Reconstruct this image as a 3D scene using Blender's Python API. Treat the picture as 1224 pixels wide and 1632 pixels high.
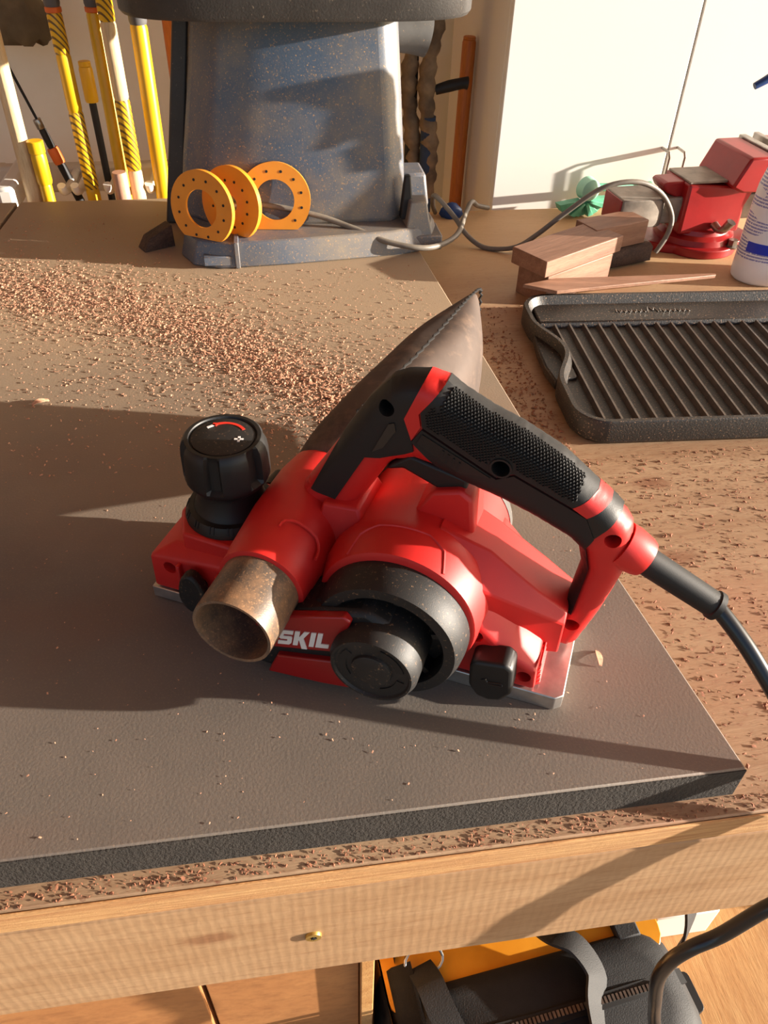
import bpy, bmesh, math, random
from mathutils import Vector, Matrix
random.seed(7)
for o in list(bpy.data.objects): bpy.data.objects.remove(o)
sc = bpy.context.scene
COL = sc.collection
PI = math.pi

# ------------------------------------------------------------------ camera
cam_d = bpy.data.cameras.new('camera'); cam = bpy.data.objects.new('camera', cam_d); COL.objects.link(cam)
cam_d.sensor_fit = 'VERTICAL'; cam_d.sensor_height = 24.0; cam_d.lens = 24.0*1240/1632
cam_d.clip_start = .01; cam_d.clip_end = 200
cam.matrix_world = (Matrix.Translation((0, -.2093, 1.36)) @ Matrix.Rotation(math.radians(-9.13), 4, 'Z')
                    @ Matrix.Rotation(math.radians(90-41), 4, 'X') @ Matrix.Rotation(math.radians(1.6), 4, 'Z'))
sc.camera = cam

# ------------------------------------------------------------------ sky, sun, exposure
SUN_AZ, SUN_EL = math.radians(-11), math.radians(9.5)      # low sun from the right, slightly in front of the bench
world = bpy.data.worlds.new('world'); sc.world = world; world.use_nodes = True
wn = world.node_tree.nodes; wl_ = world.node_tree.links
bg = wn['Background']; sky = wn.new('ShaderNodeTexSky'); sky.sky_type = 'NISHITA'; sky.sun_disc = False
sky.sun_elevation = math.radians(20); sky.sun_rotation = PI/2 - SUN_AZ; sky.dust_density = 2.0
wl_.new(sky.outputs[0], bg.inputs[0]); bg.inputs[1].default_value = .26
sun_d = bpy.data.lights.new('sun', 'SUN'); sun_d.energy = 16.5; sun_d.angle = math.radians(.6); sun_d.color = (1, .90, .78)
sun = bpy.data.objects.new('sun', sun_d); COL.objects.link(sun); sun.location = (4, -1, 3)
sun.rotation_euler = Vector((-math.cos(SUN_EL)*math.cos(SUN_AZ), -math.cos(SUN_EL)*math.sin(SUN_AZ), -math.sin(SUN_EL))).to_track_quat('-Z', 'Y').to_euler()
vs = sc.view_settings; vs.view_transform = 'Standard'; vs.look = 'None'; vs.exposure = 0.0; vs.gamma = 1; vs.use_curve_mapping = False

# ------------------------------------------------------------------ materials
def lin(r, g, b):
    f = lambda c: (c/255)/12.92 if c/255 <= .04045 else (((c/255)+.055)/1.055)**2.4
    return (f(r), f(g), f(b), 1)
def new_mat(name):
    m = bpy.data.materials.new(name); m.use_nodes = True
    return m, m.node_tree.nodes, m.node_tree.links, m.node_tree.nodes['Principled BSDF']
def ramp(n, lo, hi, c0=(0, 0, 0, 1), c1=(1, 1, 1, 1)):
    r = n.new('ShaderNodeValToRGB'); e = r.color_ramp.elements
    e[0].position = lo; e[0].color = c0; e[1].position = hi; e[1].color = c1
    return r
def coords(n, l, scale=(1, 1, 1)):
    tc = n.new('ShaderNodeTexCoord'); mp = n.new('ShaderNodeMapping'); mp.inputs['Scale'].default_value = scale
    l.new(tc.outputs['Object'], mp.inputs['Vector']); return mp.outputs['Vector']
def noise(n, l, vec, scale, detail=4, rough=.55):
    t = n.new('ShaderNodeTexNoise'); t.inputs['Scale'].default_value = scale; t.inputs['Detail'].default_value = detail
    t.inputs['Roughness'].default_value = rough; l.new(vec, t.inputs['Vector']); return t.outputs['Fac']
def mixc(n, l, fac, a, b):
    m = n.new('ShaderNodeMix'); m.data_type = 'RGBA'
    for s, v in ((m.inputs[0], fac), (m.inputs[6], a), (m.inputs[7], b)):
        if hasattr(v, 'default_value') or isinstance(v, bpy.types.NodeSocket): l.new(v, s)
        else: s.default_value = v
    return m.outputs[2]
def math_n(n, l, op, a, b=0.0):
    m = n.new('ShaderNodeMath'); m.operation = op
    for s, v in ((m.inputs[0], a), (m.inputs[1], b)):
        if isinstance(v, bpy.types.NodeSocket): l.new(v, s)
        else: s.default_value = v
    return m.outputs[0]
def bump(n, l, b, h, strength, dist=.001):
    bn = n.new('ShaderNodeBump'); bn.inputs['Strength'].default_value = strength; bn.inputs['Distance'].default_value = dist
    l.new(h, bn.inputs['Height']); l.new(bn.outputs[0], b.inputs['Normal'])
def pmat(name, c1, c2=None, scale=40, rough=.5, metal=0, bmp=0, bscale=400, specks=(), spec=.5, coat=0, trans=0, alpha=1, stretch=(1, 1, 1), sss=0):
    """plain material: two-tone noise, fine relief, optional dust specks [(colour, scale, lo, hi)]"""
    m, n, l, b = new_mat(name)
    v = coords(n, l, stretch); c = c1
    if c2: c = mixc(n, l, ramp_out(n, l, noise(n, l, v, scale), .35, .65), c1, c2)
    for (sc_, ss, lo, hi) in specks:
        c = mixc(n, l, ramp_out(n, l, noise(n, l, v, ss, 6, .7), lo, hi), c, sc_)
    if isinstance(c, bpy.types.NodeSocket): l.new(c, b.inputs['Base Color'])
    else: b.inputs['Base Color'].default_value = c
    b.inputs['Roughness'].default_value = rough; b.inputs['Metallic'].default_value = metal
    b.inputs['Specular IOR Level'].default_value = spec; b.inputs['Coat Weight'].default_value = coat
    b.inputs['Transmission Weight'].default_value = trans
    if sss: b.inputs['Subsurface Weight'].default_value = sss; b.inputs['Subsurface Radius'].default_value = (.01, .01, .01)
    if bmp: bump(n, l, b, noise(n, l, v, bscale, 3), bmp)
    return m
def ramp_out(n, l, fac, lo, hi):
    r = ramp(n, lo, hi); l.new(fac, r.inputs[0]); return r.outputs[0]
def wood(name, c1, c2, c3, grain=(1, 14, 14), scale=9, rough=.6, knots=0, bmp=.25, dirt=None, kscale=(3, 9, 9), saw=0, knot_at=()):
    """wood grain running along the axis with the small grain scale; optional knots, dirt and saw marks"""
    m, n, l, b = new_mat(name)
    v = coords(n, l, grain)
    warp = noise(n, l, coords(n, l, tuple(g*.4 for g in grain)), scale*.5, 3)
    add = n.new('ShaderNodeVectorMath'); add.operation = 'ADD'; l.new(v, add.inputs[0]); l.new(warp, add.inputs[1])
    g1 = noise(n, l, add.outputs[0], scale, 5, .6); g2 = noise(n, l, v, scale*9, 3, .7)
    c = mixc(n, l, ramp_out(n, l, g1, .35, .68), c1, c2)
    c = mixc(n, l, math_n(n, l, 'MULTIPLY', ramp_out(n, l, g2, .45, .75), .5), c, c3)
    if knots:
        vo = n.new('ShaderNodeTexVoronoi'); vo.feature = 'F1'; vo.inputs['Scale'].default_value = knots
        kv = coords(n, l, kscale); wa = n.new('ShaderNodeVectorMath'); wa.operation = 'ADD'
        l.new(kv, wa.inputs[0]); l.new(math_n(n, l, 'MULTIPLY', g1, .12), wa.inputs[1]); l.new(wa.outputs[0], vo.inputs['Vector'])
        k = ramp(n, .03, .16, (1, 1, 1, 1), (0, 0, 0, 1)); l.new(vo.outputs['Distance'], k.inputs[0])
        rings = math_n(n, l, 'SINE', math_n(n, l, 'MULTIPLY', vo.outputs['Distance'], 110))
        c = mixc(n, l, math_n(n, l, 'MULTIPLY', k.outputs[0], math_n(n, l, 'MULTIPLY_ADD', rings, .25)), c, c3)
        c = mixc(n, l, math_n(n, l, 'MULTIPLY', k.outputs[0], .45), c, c3)
    for (kp, kr) in knot_at:
        tc = n.new('ShaderNodeTexCoord'); mp = n.new('ShaderNodeMapping'); mp.inputs['Scale'].default_value = tuple(1/r for r in kr)
        mp.inputs['Location'].default_value = tuple(-p/r for p, r in zip(kp, kr)); l.new(tc.outputs['Object'], mp.inputs['Vector'])
        ln = n.new('ShaderNodeVectorMath'); ln.operation = 'LENGTH'; l.new(mp.outputs[0], ln.inputs[0])
        dd = math_n(n, l, 'ADD', ln.outputs['Value'], math_n(n, l, 'MULTIPLY', math_n(n, l, 'SUBTRACT', noise(n, l, coords(n, l), 60, 3), .5), .9))
        core = ramp(n, .3, 1.1, (1, 1, 1, 1), (0, 0, 0, 1)); l.new(dd, core.inputs[0])
        rg = math_n(n, l, 'MULTIPLY', math_n(n, l, 'ADD', math_n(n, l, 'SINE', math_n(n, l, 'MULTIPLY', dd, 14.0)), 1.0), .22)
        out = ramp(n, .8, 2.2, (1, 1, 1, 1), (0, 0, 0, 1)); l.new(dd, out.inputs[0])
        c = mixc(n, l, math_n(n, l, 'MULTIPLY', out.outputs[0], rg), c, c3)
        c = mixc(n, l, math_n(n, l, 'MULTIPLY', core.outputs[0], .6), c, lin(118, 70, 42))
    if dirt:
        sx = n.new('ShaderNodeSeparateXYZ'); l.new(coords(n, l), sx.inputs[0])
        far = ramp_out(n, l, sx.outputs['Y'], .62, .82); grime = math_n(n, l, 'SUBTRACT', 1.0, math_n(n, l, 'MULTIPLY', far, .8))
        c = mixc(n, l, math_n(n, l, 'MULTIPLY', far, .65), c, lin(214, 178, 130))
        for (dc, ds, lo, hi, st) in dirt:
            c = mixc(n, l, math_n(n, l, 'MULTIPLY', ramp_out(n, l, noise(n, l, coords(n, l, st), ds, 6, .7), lo, hi), grime), c, dc)
    l.new(c, b.inputs['Base Color']); b.inputs['Roughness'].default_value = rough
    h = g2
    if saw:
        w = n.new('ShaderNodeTexWave'); w.inputs['Scale'].default_value = saw; w.inputs['Distortion'].default_value = 2.5
        w.inputs['Detail'].default_value = 2; w.inputs['Detail Scale'].default_value = 4
        l.new(coords(n, l, (1, .35, .35)), w.inputs['Vector']); h = math_n(n, l, 'ADD', g2, math_n(n, l, 'MULTIPLY', w.outputs['Fac'], .35))
    bump(n, l, b, h, bmp, .0012)
    return m

M = {}
TAN = lin(196, 160, 118)
M['wall'] = pmat('wall_paint', lin(240, 234, 216), lin(234, 226, 206), 8, .8, bmp=.05, bscale=200)
M['floor'] = pmat('concrete', lin(158, 136, 112), lin(138, 118, 96), 6, .8, bmp=.1, bscale=60)
M['ceiling'] = wood('ceiling_boards', lin(220, 166, 112), lin(206, 148, 96), lin(160, 106, 64), (1, 9, 9), 4, .8)
M['boarding'] = wood('wall_boards', lin(86, 60, 40), lin(74, 50, 34), lin(56, 36, 24), (9, 9, 1), 4, .8)
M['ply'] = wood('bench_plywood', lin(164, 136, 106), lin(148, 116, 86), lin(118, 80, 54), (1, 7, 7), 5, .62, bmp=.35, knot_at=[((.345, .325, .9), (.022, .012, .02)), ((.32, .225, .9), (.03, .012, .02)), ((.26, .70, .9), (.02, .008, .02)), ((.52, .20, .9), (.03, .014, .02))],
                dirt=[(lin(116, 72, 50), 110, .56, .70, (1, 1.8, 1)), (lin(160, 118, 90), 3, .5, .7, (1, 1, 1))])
M['ply_edge'] = wood('plywood_edge', lin(216, 170, 112), lin(180, 124, 74), lin(120, 72, 40), (1, 1, 60), 8, .75, bmp=.8)
M['apron'] = wood('apron_pine', lin(172, 138, 102), lin(158, 122, 86), lin(128, 88, 56), (1.2, 10, 10), 4, .6, bmp=.13, saw=48, knot_at=[((-.072, 0, .828), (.020, .03, .010)), ((.40, 0, .80), (.02, .03, .01))])
M['pine'] = wood('pine_board', lin(206, 160, 104), lin(184, 132, 78), lin(140, 88, 46), (12, 1, 12), 6, .5)
M['brown_board'] = wood('brown_board', lin(176, 122, 72), lin(156, 102, 58), lin(112, 68, 36), (1, 12, 2), 5, .6)
M['walnut'] = wood('walnut', lin(150, 110, 86), lin(122, 84, 62), lin(84, 54, 38), (1, 11, 11), 6, .55)
M['walnut_dark'] = wood('walnut_bark', lin(74, 52, 40), lin(50, 34, 26), lin(112, 84, 64), (2, 4, 4), 14, .8, bmp=.9)
M['red'] = pmat('red_plastic', lin(200, 34, 30), lin(192, 31, 28), 30, .48, bmp=.06, bscale=1800, spec=.5,
                specks=[(lin(196, 92, 70), 260, .66, .80)])
M['red_dark'] = pmat('dark_red_panel', lin(150, 22, 22), None, rough=.32, specks=[(lin(150, 80, 60), 300, .7, .85)])
M['black'] = pmat('black_plastic', lin(21, 20, 20), lin(17, 16, 16), 40, .5, bmp=.1, bscale=1500)
M['black_dusty'] = pmat('dusty_black_plastic', lin(27, 26, 26), lin(21, 20, 20), 40, .56, bmp=.1, bscale=1500, specks=[(lin(150, 116, 84), 420, .60, .74)])
M['rubber'] = pmat('black_rubber', lin(18, 17, 17), None, rough=.62, bmp=.08, bscale=1500)
M['grey_plastic'] = pmat('grey_plastic', lin(96, 94, 92), lin(84, 82, 80), 40, .5, specks=[(TAN, 300, .62, .8)])
M['tube'] = pmat('dusty_tube', lin(78, 68, 60), lin(92, 76, 62), 24, .40, bmp=.1, bscale=900, specks=[(lin(150, 112, 80), 60, .42, .80), (lin(176, 134, 96), 700, .55, .72)])
M['alu'] = pmat('aluminium', lin(200, 196, 190), lin(176, 172, 168), 90, .34, metal=.85, bmp=.05, bscale=700)
M['steel'] = pmat('steel', lin(176, 172, 166), lin(140, 136, 130), 60, .3, metal=.9)
M['iron_grey'] = pmat('machined_iron', lin(150, 140, 128), lin(120, 112, 102), 40, .5, metal=.4, bmp=.15, bscale=300)
M['white_print'] = pmat('white_print', lin(232, 226, 220), None, rough=.5)
M['red_print'] = pmat('red_print', lin(226, 52, 36), None, rough=.5)
M['cord'] = pmat('black_cord', lin(26, 26, 28), None, rough=.3, spec=.6)
M['grey_cord'] = pmat('grey_cord', lin(120, 112, 100), lin(104, 96, 86), 60, .5)
M['dark_cord'] = pmat('dark_cord', lin(66, 62, 56), None, rough=.5)
M['bagcloth'] = pmat('brown_dust_cloth', lin(80, 65, 56), lin(64, 51, 44), 26, .7, bmp=.3, bscale=70, specks=[(lin(112, 90, 74), 50, .5, .8)])
M['thread'] = pmat('black_thread', lin(22, 18, 16), None, rough=.8)
M['sander'] = pmat('blue_grey_plastic', lin(76, 90, 108), lin(62, 78, 100), 12, .42, bmp=.12, bscale=500,
                   specks=[(lin(136, 124, 106), 6, .40, .72), (lin(184, 146, 98), 420, .58, .66)])
M['sander_dark'] = pmat('dark_table_plastic', lin(56, 54, 52), lin(48, 46, 44), 30, .42, bmp=.3, bscale=420, specks=[(lin(140, 126, 108), 300, .62, .75)])
M['orange'] = pmat('orange_plastic', lin(222, 146, 44), lin(210, 132, 36), 20, .36, sss=.05, specks=[(lin(206, 140, 66), 180, .58, .75)])
M['iron'] = pmat('cast_iron', lin(38, 33, 29), lin(32, 28, 25), 60, .48, bmp=.35, bscale=500, specks=[(lin(172, 138, 108), 520, .585, .66)])
M['iron_lit'] = pmat('lit_ridge_iron', lin(92, 80, 70), lin(72, 63, 56), 80, .45, bmp=.3, bscale=500, specks=[(lin(170, 136, 106), 300, .64, .74)])  # lighter copy of the pan iron: sunlit ridge tops painted into the colour
M['vise'] = pmat('vise_red_enamel', lin(152, 22, 24), lin(136, 18, 21), 20, .36, bmp=.1, bscale=150, specks=[(lin(196, 120, 92), 160, .70, .8)])
M['cabinet'] = pmat('white_melamine', lin(232, 228, 220), None, rough=.45)
M['bottle'] = pmat('white_bottle', lin(236, 236, 238), None, rough=.3, trans=.25, sss=.2)
M['blue'] = pmat('blue_plastic', lin(24, 60, 116), None, rough=.4)
M['green'] = pmat('green_plastic', lin(96, 176, 142), lin(72, 150, 118), 60, .45)
M['green_light'] = pmat('pale_green_plastic', lin(150, 206, 180), None, rough=.45)
M['yellow'] = pmat('yellow_fibreglass', lin(226, 178, 24), lin(214, 164, 18), 14, .36)
M['grip_grey'] = pmat('grey_grip', lin(92, 90, 90), None, rough=.6)
M['pale_wood'] = wood('pale_handle', lin(226, 202, 160), lin(206, 178, 132), lin(170, 130, 86), (10, 10, 1), 6, .5)
M['orange_wood'] = wood('orange_handle', lin(196, 116, 44), lin(176, 98, 36), lin(130, 66, 24), (12, 12, 1), 6, .5)
M['pink_wood'] = wood('pink_handle', lin(206, 160, 132), lin(190, 142, 112), lin(160, 108, 80), (10, 10, 1), 6, .5)
M['white'] = pmat('white_plastic', lin(226, 222, 212), None, rough=.45)
M['cream'] = pmat('cream_rail', lin(206, 196, 176), None, rough=.5)
M['orange_band'] = pmat('orange_band', lin(214, 104, 36), None, rough=.5)
M['khaki'] = pmat('khaki_cloth', lin(112, 98, 74), lin(90, 78, 58), 22, .85, bmp=.4, bscale=50)
M['camo'] = pmat('camo_cloth', lin(150, 126, 96), lin(96, 80, 62), 26, .85, bmp=.5, bscale=60)
M['denim'] = pmat('blue_cloth', lin(52, 70, 96), lin(40, 54, 76), 30, .85)
M['nylon'] = pmat('black_nylon', lin(22, 21, 22), lin(17, 16, 17), 90, .7, bmp=.35, bscale=700)
M['bag_yellow'] = pmat('yellow_bag_plastic', lin(222, 150, 40), lin(206, 134, 30), 20, .35)
M['brass'] = pmat('yellow_zinc', lin(196, 166, 92), None, rough=.35, metal=.8)
M['dust_chip'] = pmat('chip_wood', lin(198, 150, 120), lin(170, 120, 94), 300, .8)
M['dark_chip'] = pmat('dark_chip_wood', lin(146, 96, 68), lin(116, 70, 48), 300, .85)
M['gold_chip'] = pmat('gold_chip_wood', lin(206, 160, 96), None, rough=.8)

def slab_mat():
    m, n, l, b = new_mat('dark_slab')
    v = coords(n, l)
    c = mixc(n, l, ramp_out(n, l, noise(n, l, v, 7, 5, .6), .35, .7), lin(101, 94, 87), lin(114, 104, 95))
    c = mixc(n, l, math_n(n, l, 'MULTIPLY', ramp_out(n, l, noise(n, l, v, 700, 2), .55, .75), .35), c, lin(150, 130, 104))
    c = mixc(n, l, math_n(n, l, 'MULTIPLY', ramp_out(n, l, noise(n, l, coords(n, l, (1, 1.6, 1)), 2.6, 3), .52, .7), .5), c, lin(116, 80, 62))
    # sawdust film lying on the rear part of the slab
    sx = n.new('ShaderNodeSeparateXYZ'); l.new(v, sx.inputs[0])
    f = math_n(n, l, 'ADD', sx.outputs['Y'], math_n(n, l, 'MULTIPLY', noise(n, l, v, 5, 5, .6), .30))
    film = math_n(n, l, 'MULTIPLY', ramp_out(n, l, f, .36, .80), .62)
    c = mixc(n, l, film, c, lin(184, 158, 126))
    l.new(c, b.inputs['Base Color']); b.inputs['Roughness'].default_value = .6; b.inputs['Specular IOR Level'].default_value = .35
    bump(n, l, b, noise(n, l, v, 500, 3), .18)
    return m
M['slab'] = slab_mat()
M['slab_edge'] = pmat('slab_edge', lin(48, 43, 38), lin(40, 36, 32), 60, .85, bmp=.8, bscale=500, specks=[(lin(110, 100, 88), 500, .66, .8)])
def stripes_mat():
    m, n, l, b = new_mat('spiral_print')
    w = n.new('ShaderNodeTexWave'); w.bands_direction = 'DIAGONAL'; w.inputs['Scale'].default_value = 62; w.inputs['Distortion'].default_value = .6
    l.new(coords(n, l), w.inputs['Vector'])
    c = mixc(n, l, ramp_out(n, l, w.outputs['Fac'], .62, .80), lin(226, 178, 24), lin(104, 76, 34))
    l.new(c, b.inputs['Base Color']); b.inputs['Roughness'].default_value = .4
    return m
M['stripes'] = stripes_mat()
def label_mat():
    """printed label: rows of small blue print, a solid blue box with a white mark"""
    m, n, l, b = new_mat('printed_label')
    tc = n.new('ShaderNodeTexCoord'); sx = n.new('ShaderNodeSeparateXYZ'); l.new(tc.outputs['UV'], sx.inputs[0])
    u, v = sx.outputs[0], sx.outputs[1]
    rows = math_n(n, l, 'FRACT', math_n(n, l, 'MULTIPLY', v, 30))
    row = math_n(n, l, 'GREATER_THAN', rows, .45)
    mp = n.new('ShaderNodeMapping'); mp.inputs['Scale'].default_value = (90, 30, 1); l.new(tc.outputs['UV'], mp.inputs[0])
    words = math_n(n, l, 'GREATER_THAN', noise(n, l, mp.outputs[0], 1.0, 2), .40)
    mp2 = n.new('ShaderNodeMapping'); mp2.inputs['Scale'].default_value = (2, 7, 1); l.new(tc.outputs['UV'], mp2.inputs[0])
    blk = math_n(n, l, 'GREATER_THAN', noise(n, l, mp2.outputs[0], 1.0, 0), .44)
    ink = math_n(n, l, 'MULTIPLY', math_n(n, l, 'MULTIPLY', row, words), blk)
    ink = math_n(n, l, 'MULTIPLY', ink, .75)
    c = mixc(n, l, ink, lin(238, 238, 240), lin(60, 74, 170))
    l.new(c, b.inputs['Base Color']); b.inputs['Roughness'].default_value = .35
    return m
M['label'] = label_mat()
M['label_blue'] = pmat('label_blue', lin(38, 58, 190), None, rough=.35)

# ------------------------------------------------------------------ mesh helpers
def prism(bm, pts, fn, a, b):
    v0 = [bm.verts.new(fn(u, v, a)) for u, v in pts]; v1 = [bm.verts.new(fn(u, v, b)) for u, v in pts]
    k = len(pts)
    bm.faces.new(v0[::-1]); bm.faces.new(v1)
    for i in range(k): bm.faces.new((v0[i], v0[(i+1) % k], v1[(i+1) % k], v1[i]))
XZ = lambda u, v, w: (u, w, v)
XY = lambda u, v, w: (u, v, w)
YZ = lambda u, v, w: (w, u, v)
def box(bm, x0, x1, y0, y1, z0, z1): prism(bm, [(x0, y0), (x1, y0), (x1, y1), (x0, y1)], XY, z0, z1)
def loft(bm, rings, cap0=True, cap1=True, closed=True):
    vr = [[bm.verts.new(p) for p in r] for r in rings]
    k = len(vr[0])
    for a, b in zip(vr, vr[1:]):
        for i in range(k if closed else k-1): bm.faces.new((a[i], a[(i+1) % k], b[(i+1) % k], b[i]))
    if cap0: bm.faces.new(vr[0][::-1])
    if cap1: bm.faces.new(vr[-1])
def lathe(bm, prof, fn, n=40, cap0=True, cap1=True):
    """prof: [(radius, height)], fn(a, b, h) maps to 3D"""
    loft(bm, [[fn(r*math.cos(2*PI*i/n), r*math.sin(2*PI*i/n), h) for i in range(n)] for r, h in prof], cap0, cap1)
def at_z(cx, cy): return lambda a, b, h: (cx+a, cy+b, h)
def at_y(cx, cz): return lambda a, b, h: (cx+a, h, cz+b)
def at_x(cy, cz): return lambda a, b, h: (h, cy+a, cz+b)
def smooth_path(pts, sub=6):
    P = [Vector(p) for p in pts]; out = []
    for i in range(len(P)-1):
        p0 = P[max(i-1, 0)]; p1 = P[i]; p2 = P[i+1]; p3 = P[min(i+2, len(P)-1)]
        for s in range(sub):
            t = s/sub
            out.append(.5*((2*p1)+(p2-p0)*t+(2*p0-5*p1+4*p2-p3)*t*t+(3*p1-p0-3*p2+p3)*t**3))
    out.append(P[-1]); return out
def tube(bm, pts, r, n=10, sub=6, flat=None):
    """flat=(w, t): rectangular strap section instead of round"""
    P = smooth_path(pts, sub) if sub > 1 else [Vector(p) for p in pts]
    rr = r if isinstance(r, (list, tuple)) else [r]*len(pts)
    T = [(P[min(i+1, len(P)-1)]-P[max(i-1, 0)]).normalized() for i in range(len(P))]
    up = Vector((0, 0, 1)) if abs(T[0].z) < .9 else Vector((1, 0, 0))
    N = (up-T[0]*up.dot(T[0])).normalized(); rings = []
    for i, p in enumerate(P):
        N = (N-T[i]*N.dot(T[i])).normalized(); B = T[i].cross(N)
        f = i/(len(P)-1)*(len(rr)-1); k = min(int(f), len(rr)-2) if len(rr) > 1 else 0
        ri = rr[k]*(1-(f-k))+rr[k+1]*(f-k) if len(rr) > 1 else rr[0]
        if flat: rings.append([p+N*a*flat[1]/2+B*c*flat[0]/2 for a, c in ((-1, -1), (1, -1), (1, 1), (-1, 1))])
        else: rings.append([p+(N*math.cos(2*PI*j/n)+B*math.sin(2*PI*j/n))*ri for j in range(n)])
    loft(bm, rings)
def obj(name, bm, m, parent=None, bevel=0, seg=2, ang=35, loc=None, **props):
    bmesh.ops.recalc_face_normals(bm, faces=bm.faces[:])
    me = bpy.data.meshes.new(name); bm.to_mesh(me); bm.free()
    me.shade_smooth(); me.set_sharp_from_angle(angle=math.radians(ang))
    me.materials.append(M[m] if isinstance(m, str) else m)
    o = bpy.data.objects.new(name, me); COL.objects.link(o)
    if loc: o.location = loc
    if parent: o.parent = parent
    if bevel:
        md = o.modifiers.new('bevel', 'BEVEL'); md.width = bevel; md.segments = seg; md.limit_method = 'ANGLE'; md.angle_limit = math.radians(28)
        md.use_clamp_overlap = True
    for k, v in props.items(): o[k] = v
    return o
def BM(): return bmesh.new()
def tag(o, label, cat, group=None):
    o['label'] = label; o['category'] = cat
    if group: o['group'] = group
    return o
def thing(name, label, cat, loc=(0, 0, 0), rz=0, group=None):
    o = bpy.data.objects.new(name, None); COL.objects.link(o); o.empty_display_size = .05
    o.location = loc; o.rotation_euler = (0, 0, rz); return tag(o, label, cat, group)
def part(name, m, parent, build, **kw):
    b = BM(); build(b); return obj(name, b, m, parent, **kw)
def cut(o, cutters):
    """bake boolean differences (and bevel) into the mesh; cutters are bmesh builders"""
    tmp = []; m0 = o.data.materials[0]
    for bld in cutters:
        b = BM(); bld(b); c = obj('cutter', b, 'black', o.parent); tmp.append(c)
        md = o.modifiers.new('cut', 'BOOLEAN'); md.operation = 'DIFFERENCE'; md.object = c; md.solver = 'EXACT'
    bpy.context.view_layer.update()
    dg = bpy.context.evaluated_depsgraph_get()
    me = bpy.data.meshes.new_from_object(o.evaluated_get(dg)); o.modifiers.clear(); old = o.data; o.data = me
    me.name = old.name; bpy.data.meshes.remove(old)
    for c in tmp:
        d = c.data; bpy.data.objects.remove(c); bpy.data.meshes.remove(d)
    me.materials.clear(); me.materials.append(m0)
    me.polygons.foreach_set('material_index', [0]*len(me.polygons))
    me.shade_smooth(); me.set_sharp_from_angle(angle=math.radians(32))
    return o
def inside(p, poly):
    x, y = p; r = False; k = len(poly)
    for i in range(k):
        x1, y1 = poly[i]; x2, y2 = poly[(i+1) % k]
        if (y1 > y) != (y2 > y) and x < (x2-x1)*(y-y1)/(y2-y1)+x1: r = not r
    return r
def struct(name, m, build, parent=None, **kw):
    return part(name, m, parent, build, kind='structure', **kw)

# ------------------------------------------------------------------ the room
B0 = .90            # bench top
S0 = .93            # slab top
struct('floor', 'floor', lambda b: box(b, -3.5, 6, -6, 1.62, -.1, 0))
struct('wall_back', 'wall', lambda b: box(b, -3.5, 3.2, 1.50, 1.62, 0, 2.6))
struct('wall_left', 'boarding', lambda b: box(b, -3.5, -3.38, -1.8, 1.50, 0, 2.6))
struct('ceiling', 'ceiling', lambda b: box(b, -3.5, 3.2, -1.2, 1.62, 2.6, 2.7))

# ------------------------------------------------------------------ workbench
wb = thing('workbench', 'pine workbench with plywood top and wide front apron board', 'workbench', (0, 0, 0))
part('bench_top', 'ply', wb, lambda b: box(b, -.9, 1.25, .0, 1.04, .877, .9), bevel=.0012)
part('top_edge', 'ply_edge', wb, lambda b: box(b, -.9, 1.25, -.0025, -.0003, .8775, .8985), bevel=.0008)
part('apron', 'apron', wb, lambda b: box(b, -.9, 1.25, -.002, .036, .748, .8762), bevel=.003)
for x in (-.86, 1.16): part('leg', 'apron', wb, lambda b: box(b, x, x+.09, .04, .13, 0, .876), bevel=.002)
for x in (-.86, 1.16): part('leg', 'apron', wb, lambda b: box(b, x, x+.09, .90, .99, 0, .876), bevel=.002)
part('lower_shelf', 'pine', wb, lambda b: box(b, -.77, 1.16, -.075, .89, .262, .28), bevel=.001)
def screw(b):
    lathe(b, [(.0001, -.0030), (.0020, -.0030), (.0024, -.0042), (.0052, -.0040), (.0056, -.0026), (.0056, -.001)], at_y(-.006, .811), 20)
part('screw', 'brass', wb, screw, label='gold coloured star drive screw')
part('screw_recess', 'black', wb, lambda b: prism(b, [(-.006+(.0021 if k % 2 else .0012)*math.cos(k*PI/6), .811+(.0021 if k % 2 else .0012)*math.sin(k*PI/6)) for k in range(12)], XZ, -.0046, -.003))

cr = thing('plywood_box', 'brown plywood box standing on the shelf under the bench apron', 'box', (0, 0, .2804))
part('front_board', 'brown_board', cr, lambda b: box(b, -.60, -.108, .045, .060, 0, .455), bevel=.001)
part('front_board', 'brown_board', cr, lambda b: box(b, -.104, .030, .048, .063, 0, .455), bevel=.001)
part('side_board', 'pine', cr, lambda b: box(b, .031, .043, .040, .40, 0, .458), bevel=.001)
part('side_board', 'pine', cr, lambda b: box(b, -.612, -.6005, .045, .40, 0, .455), bevel=.001)
part('back_board', 'brown_board', cr, lambda b: box(b, -.60, .031, .386, .40, 0, .455), bevel=.001)

# ------------------------------------------------------------------ slabs on the bench
sl = thing('slab', 'dark dusty MDF slab lying under the red planer', 'slab', (0, 0, 0))
part('slab_top', 'slab', sl, lambda b: prism(b, [(-.367, 1.05), (-.40, .50), (-.43, .014), (.267, .014), (.246, .20), (.233, .404), (.205, .80), (.187, 1.05)], XY, .9005, .93), bevel=.0012)
part('front_edge', 'slab_edge', sl, lambda b: prism(b, [(-.43, .0132), (.2672, .0132), (.2672, .0142), (-.43, .0142)], XY, .9006, .9288))
sl2 = part('slab', 'slab', None, lambda b: prism(b, [(-.373, 1.05), (-.406, .50), (-.436, .014), (-.86, .014), (-.86, 1.05)], XY, .9005, .93), bevel=.0012)
tag(sl2, 'second dark slab butted against the planer slab, in front of the white handle', 'slab')

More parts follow.
